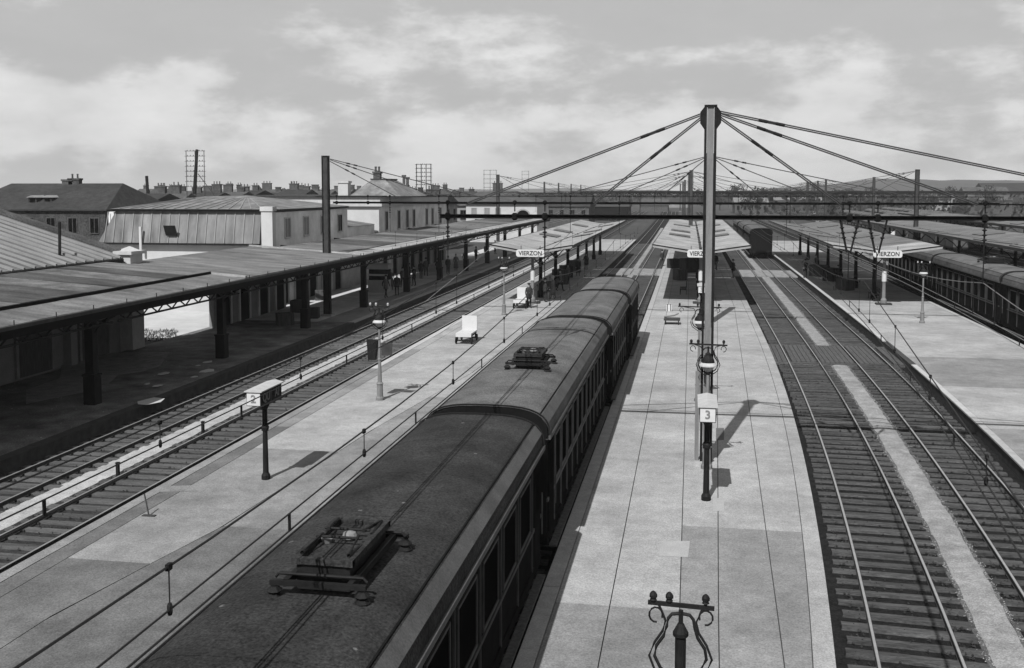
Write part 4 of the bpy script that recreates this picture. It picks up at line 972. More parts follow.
# town behind the station: (px0, px1, y eave, y ridge, distance, depth, roof, wall, chimneys, label)
def town(px0, px1, ye, yr, d, dep, roof, wall, label, chim=(), hip=0.0, axis='x', rows=2, cols_=3):
    a, b_ = PD(px0, ye, d), PD(px1, ye, d); k = a.y
    z_r = H - (yr - 190) * (d + dep * .5) / F; z_e = H - (ye - 190) * d / F
    ch = [(fx_, .5, H - (yt - 190) * (d + dep * .5) / F, w) for fx_, yt, w in chim]
    return house(label, a.x, b_.x, k, k + dep, z_e, z_r, axis, hip, roof, wall, rows, cols_, ch)
h1 = town(-45, 121, 209, 183.5, 113, 14, 'slate', 'stone_dark', 'big dark rubble house with hipped slate roof and chimneys at the left', chim=((.515, 179.5, 1.3), (.56, 178.5, 1.3)), hip=2.3, cols_=7)
for k, pxx in enumerate((32.5, 47.5)):
    p = PD(pxx, 202.5, 113.0); q = MB().box(p.x - .5, p.x + .5, p.y, p.y + 2.5, p.z - .5, p.z + .55); dm = q.build('dormer', M['slate'], h1)
    MB().box(p.x - .32, p.x + .32, p.y - .02, p.y, p.z - .3, p.z + .42).build('dormer_window', M['glass'], dm)
    MB().add([(p.x - .65, p.y - .2, p.z + .55), (p.x + .65, p.y - .2, p.z + .55), (p.x, p.y - .2, p.z + .8), (p.x - .65, p.y + 2.6, p.z + .55), (p.x + .65, p.y + 2.6, p.z + .55), (p.x, p.y + 2.6, p.z + .8)], [(0, 1, 2), (3, 4, 5), (1, 4, 5, 2), (0, 3, 5, 2), (0, 1, 4, 3)]).build('dormer_roof', M['zinc_pale'], dm)
town(120, 150, 204, 193.5, 150, 12, 'slate', 'brick', 'small dark house behind the rubble house', rows=1, cols_=2)
town(141, 178, 206, 193, 165, 10, 'tile', 'render_grey', 'pale gabled house behind the zinc mansard', chim=((.15, 186, 1.6), (.6, 185, 1.5)), rows=1)
town(176, 212, 200, 192.5, 190, 12, 'slate', 'brick', 'dark roofed house below the first wire rack', chim=((.2, 187, 1.6), (.8, 184, 1.7)), rows=1)
town(210, 236, 200, 191.5, 200, 12, 'tile', 'brick', 'brick house with two chimneys behind the station hall roof', chim=((.2, 184.5, 1.8), (.75, 187, 1.5)), rows=1)
town(234, 249, 196, 184.8, 230, 10, 'zinc_pale', 'render_grey', 'tall pale block on the skyline left of the dark mast', rows=1, cols_=2)
town(248, 280, 199, 192.5, 240, 12, 'slate', 'render_grey', 'low house with a cowl chimney on the skyline', chim=((.7, 189, 1.4),), rows=1)
town(272, 300, 199, 189.5, 210, 14, 'slate', 'brick', 'dark gabled house on the skyline with a tall stack', chim=((.35, 183.5, 1.8), (.85, 186, 1.4)), rows=1)
town(296, 324, 200, 190.5, 220, 14, 'tile', 'brick', 'brown roofed house left of the dark mast', chim=((.3, 186.5, 1.6), (.7, 188, 1.5)), rows=1)
town(408, 440, 204, 194, 150, 12, 'tile', 'render_grey', 'house carrying the second wire rack', chim=((.5, 189, 2.0),), rows=1)
town(436, 470, 205, 197, 185, 12, 'tile', 'render_grey', 'low house between pavilion and arched building', chim=((.4, 192, 1.3),), rows=1)
town(480, 512, 200, 194, 250, 14, 'zinc_pale', 'render_grey', 'pale house behind the arched building', chim=((.4, 183, 2.4),), rows=1)
town(524, 590, 206, 193.5, 260, 16, 'slate', 'brick', 'long dark roofed shed right of the arched building', rows=1, cols_=6)
town(140, 166, 200, 194, 330, 14, 'tile', 'render_grey', 'distant house on the left skyline', rows=1)
town(310, 350, 201, 193, 300, 14, 'slate', 'render_grey', 'distant house just behind the dark mast', chim=((.6, 189, 1.6),), rows=1)

# screen wall closing the courtyard under the long canopy
sw = thing('screen_wall', 'grey wall with dark doorways under the long canopy, right of the bright courtyard', 'wall', (-28.4, 57, 0))
MB().box(-28.7, -28.4, 57.9, 69.2, -.06, 4.45).build('wall', M['render_grey'], sw)
for Yv in (59.4, 62.2, 65.2, 68.0):
    d_ = MB().box(-28.4, -28.37, Yv - .7, Yv + .7, PLAT, 3.2).build('doorway', M['black'], sw)
    f = MB(); f.box(-28.41, -28.3, Yv - .88, Yv - .7, PLAT, 3.38); f.box(-28.41, -28.3, Yv + .7, Yv + .88, PLAT, 3.38); f.box(-28.41, -28.3, Yv - .7, Yv + .7, 3.2, 3.38); f.build('door_frame', M['render_pale'], d_)

rr = random.Random(23); wh = ['above the rubble house', 'behind the mansard', 'behind the hip roof', 'left of the dark mast', 'right of the dark mast', 'behind the pavilion', 'left of the arched building']
for k in range(16):
    px = 128 + 21.5 * k + rr.uniform(-5, 5); w = rr.uniform(14, 24); d = rr.uniform(210, 330); yr = rr.uniform(188.5, 192.5)
    w_ = 0 if px < 150 else 1 if px < 200 else 2 if px < 275 else 3 if px < 325 else 4 if px < 350 else 5 if px < 430 else 6
    n_ = ['first', 'second', 'third', 'fourth', 'fifth'][sum(1 for j in range(k) if rr_w[j] == w_)] if k else 'first'
    rr_w = (rr_w if k else []) + [w_]
    town(px, px + w, yr + rr.uniform(5, 8), yr, d, 10, rr.choice(('slate', 'tile', 'zinc')), rr.choice(('brick', 'render_grey', 'stone_dark')), 'small town roof %s, %s from the left there' % (wh[w_], n_), chim=((rr.uniform(.1, .4), yr - rr.uniform(3, 6.5), rr.uniform(1.2, 2.4)), (rr.uniform(.6, .95), yr - rr.uniform(2, 5), rr.uniform(.9, 1.6))), rows=1, cols_=2, axis=rr.choice(('x', 'x', 'y')))

# ================================================================== WIRE RACKS ON THE ROOFS
def rack(px0, px1, ytop, ybot, d, label, cols_=4, rowsn=7, pole=None, r=.05):
    a, b = PD(px0, ybot, d), PD(px1, ytop, d); t = thing('wire_rack', label, 'wire rack', (a.x, a.y, a.z), group='telephone wire racks on the roofs')
    q = MB(); Y = a.y
    for k in range(cols_):
        x = a.x + (b.x - a.x) * k / (cols_ - 1); q.tube([(x, Y, a.z - 1.5), (x, Y, b.z)], r, 5)
    q.build('upright', M['iron_mid'], t)
    for k in range(rowsn):
        z = b.z - .1 - (b.z - a.z) * .93 * k / rowsn; m = MB(); m.bar((a.x - .2, Y - .06, z), (b.x + .2, Y - .06, z), .05, .05)
        bar_ = m.build('crossarm', M['iron_mid'], t); i_ = MB()
        for j in range(cols_ * 2): i_.lathe([(.05, z + .02), (.06, z + .1), (.02, z + .16)], (a.x + (b.x - a.x) * (j + .5) / (cols_ * 2), Y - .06, 0), 5)
        i_.build('insulator', M['iron_mid'], bar_)
    if pole:
        (x0, y0_), (x1, y1_) = pole; MB().tube([PD(x0, y0_, d - .5), PD(x1, y1_, d - .5)], [.27, .2], 8).build('mast', M['iron'], t)
        MB().tube([PD(x1 + 1, (y0_ + y1_) / 2 + 2, d - .5), PD(x1 + 18, y0_ + 2, d - .5)], .05, 5).build('strut', M['iron_mid'], t)
    return t
rack(187, 207, 150.5, 194, 140, 'tall wire rack with a leaning dark mast on the left skyline', 3, 8, ((194.5, 194), (197, 149.5)))
rack(416.5, 432, 164, 190, 150, 'dense square wire rack standing clear on the roof left of the girder end', 4, 6, r=.07)
rack(484, 497, 170, 193, 250, 'faint wire rack above the arched building', 3, 5)
rack(522, 529, 171, 186, 330, 'tiny far wire rack between the first stay and the masts', 2, 4)
p = PD(148, 206, 160); MB_ = MB().tube([PD(148, 208, 160), PD(148, 190, 160)], [.3, .28], 8); MB_.tube([PD(147.6, 190, 160), PD(146.6, 176, 160)], .24, 8)
tag(MB_.build('stove_chimney', M['iron']), 'thin dark bent stove chimney against the sky at the left', 'chimney')

# ================================================================== LANTERN SIGNS
def lantern_sign(px, py, num, label, d=None):
    b = PZ(px, py, PLAT); t = thing('lantern_sign', label, 'lantern sign', b, group='numbered box lanterns on posts'); x, y = b.x, b.y
    q = MB().lathe([(.13, PLAT), (.13, PLAT + .12), (.085, PLAT + .2), (.07, 1.9)], (x, y, 0), 10); q.lathe([(.1, 1.88), (.12, 1.98), (.075, 2.06), (.075, 2.5), (.14, 2.62), (.16, 2.74)], (x, y, 0), 10)
    q.build('post', M['iron'], t)
    z0, z1, L, w = 2.74, 3.14, 1.5, .21
    bx = MB().box(x - w, x + w, y - L / 2, y + L / 2, z0, z1).build('box', M['iron_mid'], t)
    rf = MB(); rf.prism([(x - w - .05, y - L / 2 - .05, z1), (x + w + .05, y - L / 2 - .05, z1), (x + w + .05, y - L / 2 - .05, z1 + .03), (x, y - L / 2 - .05, z1 + .09), (x - w - .05, y - L / 2 - .05, z1 + .03)], (0, L + .1, 0)); rf.build('lid', M['offwhite'], bx)
    MB().box(x - w + .015, x + w - .015, y - L / 2 - .012, y - L / 2 - .002, z0 + .02, z1 - .02).build('face', M['white'], bx)
    lettering(num, .31, (x, y - L / 2 - .02, (z0 + z1) / 2), (R(90), 0, 0), bx, M['iron_grey'])
    for s in (-.38, .38): MB().box(x + w + .002, x + w + .01, y + s - .3, y + s + .3, z0 + .03, z1 - .03).build('side_pane', M['iron'], bx)
    lettering('QU', .34, (x + w + .016, y - .38, (z0 + z1) / 2), (R(90), 0, R(90)), bx, M['iron_grey'], name='side_lettering'); lettering('AI', .34, (x + w + .016, y + .38, (z0 + z1) / 2), (R(90), 0, R(90)), bx, M['iron_grey'], name='side_lettering')
    return t
lantern_sign(266, 479, '2', 'white-topped box lantern numbered 2 on the left platform')
lantern_sign(706, 500, '3', 'box lantern numbered 3 on a post in front of the tall mast')
lantern_sign(701, 330, '3', 'small far box lantern left of the tall mast, by the canopy shade')

# ================================================================== LAMP POSTS WITH INSULATOR ARMS
def lamp_post(base, label, arm=.36, hgt=3.75, shade='white', order=(-1, -.35, 1), scrolls=True, box=False, ins='white', sr=1.0, bell=True):
    t = thing('lamp_post', label, 'lamp post', base, group='platform lamps with insulator arms'); x, y, z = base; o = Vector(base)
    P_ = lambda a, b, c: (x + a, y + b, z + c)
    q = MB().lathe([(.17, 0), (.17, .1), (.13, .16), (.12, .62), (.15, .66), (.09, .74), (.062, 1.6), (.085, 1.64), (.055, 1.7), (.045, hgt - .85)], o, 10); q.build('post', M['iron_grey' if shade == 'white' else 'iron_mid'], t)
    q = MB().lathe([(.05, hgt - .90), (.10, hgt - .84), (.08, hgt - .79)], o, 10); q.tube([P_(0, 0, hgt - .26), P_(0, 0, hgt - .05)], .03, 6); q.build('collar', M['iron'], t)
    if bell:
        lam = MB().lathe([(.09, hgt - .80), (.17 * sr, hgt - .70), (.20 * sr, hgt - .62)], o, 12).build('globe', M['porcelain' if shade == 'white' else 'iron_mid'], t)
        sh = MB().lathe([(.265 * sr, hgt - .635), (.26 * sr, hgt - .60), (.20 * sr, hgt - .53)], o, 14); so_ = sh.build('shade', M['offwhite' if shade == 'white' else 'iron'], t)
        MB().lathe([(.198 * sr, hgt - .53), (.17 * sr, hgt - .42), (.10, hgt - .34), (.085, hgt - .30), (.09, hgt - .27), (.03, hgt - .22)], o, 14).build('shade_cap', M['iron'], so_)
    else: MB().lathe([(.062, hgt - .95), (.062, hgt - .36), (.088, hgt - .34), (.088, hgt - .30), (.06, hgt - .25), (.035, hgt - .2)], o, 12).build('finial', M['iron'], t)
    for s in (-1, 1):                                     # scrolled brackets on both sides
        a = MB()
        a.tube([P_(s * u, 0, hgt + v) for u, v in [(.05, -.86), (.22, -.74), (.29, -.60), (.27, -.48), (.19, -.36), (.155, -.24), (.14, -.15), (.10, -.1), (0, -.085)]], .02, 6)
        a.tube([P_(s * u, 0, hgt + v) for u, v in [(.05, -.95), (.28, -.78), (.35, -.60), (.29, -.44), (.20, -.30), (.17, -.18), (.22, -.06), (arm * .8, .0)]], .015, 6)
        a.tube([P_(s * (arm * .9 + .075 * math.cos(R(g))), 0, hgt - .12 + .085 * math.sin(R(g))) for g in range(200, -110 + 0, -30)] if s > 0 else [P_(-(arm * .9 + .075 * math.cos(R(g))), 0, hgt - .12 + .085 * math.sin(R(g))) for g in range(200, -110, -30)], .012, 5)
        a.build('scroll_bracket', M['iron'], t)
    ar = MB().bar(P_(-arm - .06, 0, hgt + .02), P_(arm + .06, 0, hgt - .005), .035, .045); arm_o = ar.build('insulator_arm', M['iron'], t)
    for k in order:
        c = o + Vector((arm * k, 0, 0)); i_ = MB().lathe([(.015, hgt + .02), (.022, hgt + .045), (.042, hgt + .05), (.03, hgt + .075), (.045, hgt + .085), (.045, hgt + .115), (.03, hgt + .14), (.012, hgt + .155)], c, 9)
        i_.build('insulator', M['porcelain' if shade == 'white' and ins != 'dark' else 'iron'], arm_o)
    if box:
        q = MB().add([P_(-.44, -.12, 1.62), P_(-.16, -.12, 1.62), P_(-.06, -.12, 2.42), P_(-.5, -.12, 2.42), P_(-.44, .14, 1.62), P_(-.16, .14, 1.62), P_(-.06, .14, 2.42), P_(-.5, .14, 2.42)], [(0, 1, 2, 3), (7, 6, 5, 4), (0, 4, 5, 1), (1, 5, 6, 2), (2, 6, 7, 3), (3, 7, 4, 0)])
        q.build('switch_box', M['iron'], t); MB().box(x + .08, x + .5, y + .02, y + .06, z + 1.8, z + 2.3).build('notice_plate', M['iron_mid'], t)
    return t
b = PD(681, 606, 11.6); lamp_post((b.x, b.y, PLAT), 'dark scrolled lamp head with three insulators at the bottom edge of the picture', shade='dark', arm=.31, bell=False, hgt=b.z - PLAT, order=(-1, -.42, .88))
lamp_post(PZ(380, 400, PLAT), 'ornate lamp post with white shade and dark box, nearest on the left platform', box=True)
lamp_post(PZ(504, 315, PLAT), 'slim pale lamp post on the left platform before the canopy')
lamp_post(PZ(922, 323, PLAT), 'slim lamp post on the right platform beside the dark train')
m1 = Vector((.52, P1, 0))
lamp_post((m1.x + .02, m1.y - .52, PLAT), 'platform lamp with round shade standing against the tall mast', arm=.5, order=(-1, -.6, .9), ins='dark')
lamp_post((.36, 41.0, PLAT), 'lamp with a wide insulator arm half hidden behind the tall mast', arm=.78, order=(-1, -.1, .1, .95), ins='dark')
# tall pipe housings clamped on the mast foot
q = MB().box(m1.x - .34, m1.x - .22, m1.y - .1, m1.y + .1, PLAT, 3.3); tag(q.build('cable_box', M['iron_grey']), 'grey cable casing beside the foot of the tall mast', 'cable casing')

# ================================================================== PLATFORM FURNITURE
def luggage_trolley(px, py, label, mt='white'):
    b = PZ(px, py, PLAT); t = thing('luggage_trolley', label, 'luggage trolley', b, group='white luggage trolleys on the left platform'); x, y, z = b
    bed = MB().box(x - .43, x + .43, y - .5, y + 1.1, z + .52, z + .60); bd = bed.build('bed', M[mt], t)
    MB().box(x - .43, x + .43, y - .53, y - .5, z + .40, z + .60).build('edge_board', M[mt], bd)
    MB().box(x - .42, x + .42, y + 1.06, y + 1.12, z + .60, z + 1.38).build('end_board', M[mt], t)
    fr = MB()
    for s in (-.36, .36): fr.box(x + s - .035, x + s + .035, y - .48, y + 1.08, z + .40, z + .515); fr.box(x + s - .035, x + s + .035, y - .44, y - .36, z + .2, z + .4); fr.box(x + s - .035, x + s + .035, y + .92, y + 1.0, z + .2, z + .4)
    fr.box(x - .4, x + .4, y - .43, y - .37, z + .16, z + .23); fr.box(x - .4, x + .4, y + .93, y + .99, z + .16, z + .23); fr.build('undercarriage', M['iron'], t)
    for s in (-.43, .43):
        for yy in (y - .4, y + .96): MB().tube([(x + s - .03, yy, z + .2), (x + s + .03, yy, z + .2)], .19, 12).build('wheel', M['iron'], t)
    return t
luggage_trolley(465.5, 343, 'white luggage trolley with tall end board, alone on the open left platform')
luggage_trolley(520.5, 308, 'white luggage trolley standing beside the canopy post')
def flat_barrow(px, py, label):
    b = PZ(px, py, PLAT); t = thing('platform_barrow', label, 'barrow', b); x, y, z = b
    MB().box(x - .5, x + .5, y - .45, y + .5, z + .26, z + .36).build('deck', M['iron_mid'], t)
    MB().tube([(x - .5, y + .45, z + .4), (x + .1, y + .5, z + .48), (x + .4, y + .5, z + .62)], .05, 6).build('handle', M['iron_grey'], t)
    for s in (-.4, .4):
        for yy in (-.3, .35): MB().tube([(x + s - .03, y + yy, z + .14), (x + s + .03, y + yy, z + .14)], .14, 10).build('wheel', M['iron'], t)
    return t
flat_barrow(672, 324, 'low dark flat barrow on the middle platform left of the tall mast')
def crate(p, sx, sy, sz, m, label, rz=0, group=None, name='luggage_case', cat='luggage'):
    t = thing(name, label, cat, p, group=group); q = MB().cbox(Vector(p) + Vector((0, 0, sz / 2)), sx, sy, sz, rz); bo = q.build('case', M[m], t)
    f = MB()
    for k in (-.3, .3): f.cbox(Vector(p) + Vector((0, 0, sz / 2)) + Matrix.Rotation(rz, 3, 'Z') @ Vector((sx * k, 0, 0)), .05, sy + .02, sz + .02, rz)
    f.build('strap', M['iron_mid'], t); return t
crate(PZ(552, 298, PLAT), .55, .3, .4, 'cloth_pale', 'pale suitcase beside the standing pair under the left canopy edge')
crate(PZ(669, 311, PLAT), .35, .35, .45, 'white', 'small white box behind the flat barrow', name='parcel', cat='parcel')
# leaning marker post and rail chairs on the left platform
b = PZ(149, 516, PLAT); q = MB().tube([b, b + Vector((-.17, .1, .55))], .022, 6); q.cbox(b + Vector((0, 0, .01)), .35, .12, .03); tag(q.build('marker_stake', M['iron_mid']), 'thin leaning stake near the left platform edge', 'stake')
for k, (px, py, lab) in enumerate(((118, 476, 'short dark stump post on the gravel between the left tracks, the lower one'), (203, 433, 'short dark stump post on the gravel between the left tracks, the upper one'))):
    b = PZ(px, py, .05); q = MB().box(b.x - .045, b.x + .045, b.y - .045, b.y + .045, .0, .45); q.box(b.x - .055, b.x + .055, b.y - .055, b.y + .055, .45, .48); tag(q.build('stump_post', M['iron']), lab, 'post', 'stump posts between the left tracks')
# litter on the main platform
pls = [(163, 374, .5, .12), (207, 362, .4, .1), (207, 371, .55, .12), (194, 377, .25, .2), (158, 386, .35, .1), (147, 384, .2, .15), (198, 366, .2, .1), (150, 402, .9, .16)]
labs = ['pale sheet of litter on the pale ground edge', 'topmost scrap of litter by the column', 'long scrap of litter right below the column', 'roundish scrap of litter left of the column', 'litter scrap in the middle of the dark platform', 'small litter scrap left of the others', 'tiny litter scrap above the long one', 'long pale strip lying at the platform edge']
for (px, py, a, b_), lab in zip(pls, labs):
    p = PZ(px, py, PLAT + .02); q = MB(); n = 6; top = [(p.x + a * math.cos(i) * rnd.uniform(.7, 1.1) * .6, p.y + a * 1.6 * math.sin(i) * rnd.uniform(.7, 1.1) * .6, PLAT + .012 + rnd.uniform(0, .03)) for i in [2 * math.pi * k / n for k in range(n)]]
    q.prism(top, (0, 0, .012)); tag(q.build('paper_scrap', M['paper']), lab, 'litter', 'litter on the main platform')
# heaps of goods in the shade of the long canopy
for k, (px, py, s, m, lab) in enumerate(((300, 312, 1.1, 'timber', 'dark crate stack by the canopy column, left one'), (312, 318, .9, 'iron_mid', 'dark barrow load in front of the crates'), (322, 300, 1.0, 'timber', 'crate behind the dark mast'), (285, 325, 1.0, 'timber', 'big dark case in the canopy shade'), (380, 275, .8, 'cloth_mid', 'grey bale beside the white kiosk'))):
    p = PZ(px, py, PLAT); crate(p, s, s * .8, s * .75, m, lab, .2 * k, 'goods under the long canopy', 'goods_crate', 'crate')
for k, (px, py, sx, sy, sz, m, lab) in enumerate(((548, 291, 1.2, .8, .8, 'timber', 'dark trunk under the left butterfly canopy, nearest its front'), (560, 284, 1.4, 1.2, 1.3, 'timber', 'tall dark crate pile under the left butterfly canopy'), (566, 277, 1.2, 1.6, 1.1, 'cloth', 'dark sheeted load deep under the left butterfly canopy'), (574, 272, 1.2, 1.4, 1.2, 'timber', 'farther dark crate under the left butterfly canopy'),
        (680, 280, 1.0, 1.2, 1.0, 'timber', 'dark crate under the middle canopy, left of the mast'), (688, 272, 1.2, 1.4, 1.4, 'iron_mid', 'tall dark case under the middle canopy'), (674, 268, 1.1, 1.1, 1.0, 'cloth', 'dark bale at the far left under the middle canopy'), (845, 290, 1.0, 1.2, 1.0, 'timber', 'dark crate near the front of the right canopy'), (832, 281, 1.2, 1.2, 1.2, 'cloth', 'dark sheeted load under the right canopy'), (818, 276, 1.0, 1.4, 1.1, 'timber', 'farther dark crate under the right canopy'))):
    crate(PZ(px, py, PLAT), sx, sy, sz, m, lab, .1 * k, 'goods under the butterfly canopies', 'goods_crate', 'crate')
# weeds at the pier
q = MB()
for k in range(500):
    p = PZ(rnd.uniform(128, 178), rnd.uniform(330, 342), .0); a = rnd.uniform(0, 6.28); h_ = rnd.uniform(.05, .2); d = Vector((math.cos(a), math.sin(a), 0)) * .06
    q.add([p - d, p + d, p + d * rnd.uniform(-1, 1) + Vector((d.y, -d.x, 0)) * rnd.uniform(0, 1.5) + Vector((0, 0, h_))], [(0, 1, 2)])
struct(q.build('weeds', M['grass']), 'stuff', 'weeds at the foot of the white pier')
# white kiosk
b = PD(377, 265, 84); b.z = PLAT; t = thing('kiosk', 'small white newspaper kiosk with dark counter under the long canopy', 'kiosk', b)
MB().box(b.x - .8, b.x + .8, b.y, b.y + 1.2, PLAT, PLAT + 1.0).build('counter', M['offwhite'], t); MB().box(b.x - .8, b.x + .8, b.y + .3, b.y + 1.2, PLAT + 1.0, PLAT + 1.9).build('hatch', M['black'], t)
MB().box(b.x - .95, b.x + .95, b.y - .1, b.y + 1.3, PLAT + 1.9, PLAT + 2.3).build('sign_band', M['white'], t); MB().box(b.x - .8, b.x + .8, b.y + .1, b.y + .28, PLAT + 1.35, PLAT + 1.5).build('shelf', M['white'], t)

# ================================================================== PEOPLE
def person_mesh(pose):
    V, E, Rr = [], [], []
    def v(p, r, par=None):
        V.append(p); Rr.append(r)
        if par is not None: E.append((par, len(V) - 1))
        return len(V) - 1
    pel = v((0, 0, .93), (.15, .11)); sp = v((0, .01, 1.12), (.14, .10), pel); ch = v((0, 0, 1.33), (.17, .11), sp); nk = v((0, .0, 1.48), (.055, .055), ch)
    hd = v((0, -.015, 1.57), (.075, .085), nk); tp = v((0, -.01, 1.68), (.078, .09), hd); v((0, 0, 1.735), (.05, .06), tp)
    sw = pose.get('stride', 0)
    for s in (-1, 1):
        f = sw * s
        hp = v((s * .09, 0, .88), (.095, .095), pel); kn_ = v((s * .10, -.02 - f * .16, .49), (.062, .062), hp); an = v((s * .105, .03 - f * .30, .09), (.042, .045), kn_); v((s * .115, -.12 - f * .30, .035), (.04, .028), an)
        sh = v((s * .19, 0, 1.40), (.065, .062), ch); el = v((s * (.25 + pose.get('out', 0)), .03 + f * .10, 1.13), (.046, .046), sh); wr = v((s * (.24 + pose.get('out', 0)), -.05 + f * .16 - pose.get('bend', 0) * .2, .90 + pose.get('bend', 0) * .2), (.032, .03), el); v((s * .235, -.08 + f * .18 - pose.get('bend', 0) * .24, .82 + pose.get('bend', 0) * .22), (.03, .022), wr)
    me = bpy.data.meshes.new('person'); me.from_pydata(V, E, []); o = bpy.data.objects.new('person', me); COL.objects.link(o)
    md = o.modifiers.new('skin', 'SKIN'); md.use_smooth_shade = True
    for i, d in enumerate(me.skin_vertices[0].data): d.radius = Rr[i]; d.use_root = (i == 0)
    o.modifiers.new('sub', 'SUBSURF').levels = 1
    out = bpy.data.meshes.new_from_object(o.evaluated_get(bpy.context.evaluated_depsgraph_get())); bpy.data.objects.remove(o)
    out.materials.clear()
    for k in (pose['cloth'], 'skin', 'iron'): out.materials.append(M[k])
    for p in out.polygons:
        c = p.center; p.material_index = 1 if c.z > 1.5 or (abs(c.x) > .17 and c.z < .90 and c.z > .7) else (2 if c.z < .10 else 0)
    return out
def make_person(pose, label):
    t = thing('person', label, 'person', (0, 0, 0), group='travellers and staff on the platforms')
    inst('body', pose['mesh'], t)
    if pose.get('skirt'): c = MB().lathe([(.27, .32), (.25, .6), (.19, .95), (.15, 1.08), (.19, 1.3), (.17, 1.42), (.08, 1.49)], (0, 0, 0), 12, 1.0, .72)
    else: c = MB().lathe([(.215, .72), (.20, .95), (.185, 1.1), (.21, 1.32), (.20, 1.42), (.08, 1.5)], (0, 0, 0), 12, 1.0, .72)
    c.build('coat', M[pose['coat']], t, smooth=True)
    if pose.get('cap'): h_ = MB().lathe([(.10, 1.675), (.115, 1.72), (.125, 1.76), (.09, 1.78)], (0, -.01, 0), 12); h_.cbox((0, -.12, 1.69), .15, .09, .015)
    else: h_ = MB().lathe([(.17, 1.685), (.17, 1.70), (.105, 1.705), (.10, 1.79), (.06, 1.82)], (0, -.01, 0), 12)
    h_.build('hat', M[pose.get('hat', 'cloth')], t)
    fa = MB()                                              # eyes, nose and mouth
    for s in (-1, 1): fa.cbox((s * .032, -.098, 1.625), .022, .012, .012)
    fa.build('eye', M['letter'], t); MB().prism([(-.014, -.09, 1.575), (.014, -.09, 1.575), (0, -.09, 1.625)], (0, -.026, 0)).build('nose', M['skin'], t)
    MB().cbox((0, -.095, 1.548), .045, .01, .008).build('mouth', M['cloth_mid'], t)
    hd = MB()
    for s in (-1, 1):
        for k in range(4): hd.tube([(s * (.225 + .006), -.06 - .018 * k - pose.get('bend', 0) * .24, .80 + pose.get('bend', 0) * .22), (s * .225, -.07 - .018 * k - pose.get('bend', 0) * .26, .735 + (.006 * abs(k - 1.5)) + pose.get('bend', 0) * .2)], [.010, .007], 5)
        hd.tube([(s * .205, -.06 - pose.get('bend', 0) * .24, .83 + pose.get('bend', 0) * .22), (s * .19, -.10 - pose.get('bend', 0) * .25, .78 + pose.get('bend', 0) * .22)], [.011, .008], 5)
    hd.build('finger', M['skin'], t)
    return t
poses = [dict(cloth='cloth', coat='cloth', stride=.25, cap=True), dict(cloth='cloth', coat='cloth_mid', stride=.9), dict(cloth='cloth_mid', coat='cloth_mid', stride=.5, skirt=True, hat='cloth_pale', bend=.6), dict(cloth='cloth', coat='cloth', stride=0, bend=.8, out=.02)]
for p in poses: p['mesh'] = person_mesh(p)
spots = [(529, 308, 0, 0, 20, 'person in a dark cap standing at the foot of the left canopy post'), (545, 302, 3, 0, 120, 'person in dark clothes facing a companion at the edge of the canopy shade'), (553, 299, 2, 0, 250, 'person in a pale hat at the edge of the canopy shade on the left platform'),
         (386, 298, 1, 0, 160, 'person striding away in the shade of the long canopy, nearest of the group'), (397, 296, 0, 0, 200, 'person in a cap beside the striding one under the long canopy'), (409, 283, 3, 0, 90, 'person with bent arms waiting left of the goods under the long canopy'), (421, 279, 0, 0, 180, 'person in dark uniform by a canopy column'),
         (426, 276, 1, 0, 20, 'person walking toward the picture beside the uniformed one'), (448, 274, 0, 0, 30, 'person in dark clothes next to the one with the pale hat'), (456, 271, 2, 0, 10, 'person in a long pale-hatted dress walking under the long canopy'), (476, 262, 3, 0, 60, 'person waiting far along the long canopy'),
         (486, 258, 1, 0, 200, 'farthest person walking under the long canopy'), (662, 266, 0, 0, 40, 'person at the left edge of the middle canopy, in the shade'), (733, 278, 3, 0, 300, 'person at the right edge of the middle canopy'), (568, 284, 1, 0, 170, 'person walking away under the left butterfly canopy'), (578, 276, 0, 0, 20, 'person deep in the shade of the left butterfly canopy'), (805, 278, 3, 0, 10, 'person waiting under the right canopy'),
         (391, 290, 2, 0, 200, 'person in a pale hat among the nearest group under the long canopy'), (403, 288, 1, 0, 30, 'person walking in the middle of the nearest group under the long canopy'), (414, 286, 0, 0, 250, 'person in a cap at the right of the nearest group'), (438, 277, 3, 0, 170, 'person between the two groups under the long canopy'),
         (465, 266, 1, 0, 330, 'person striding beyond the pale-hatted dress'), (495, 254, 0, 0, 90, 'small person by the far columns of the long canopy'), (560, 291, 1, 0, 60, 'person walking at the right of the pair under the left canopy'), (586, 270, 3, 0, 200, 'person farthest under the left butterfly canopy'),
         (716, 270, 0, 0, 140, 'person just right of the tall mast under the middle canopy'), (816, 272, 1, 0, 220, 'person walking under the right canopy'), (838, 285, 0, 0, 20, 'person in a cap near the front columns of the right canopy')]
proto = {}
for px, py, k, _, rz, lab in spots:
    b = PZ(px, py, PLAT)
    if k not in proto: proto[k] = make_person(poses[k], lab); o = proto[k]; o.location = b; o.rotation_euler = (0, 0, R(rz))
    else: o = dup(proto[k], loc=b, rz=R(rz), label=lab)
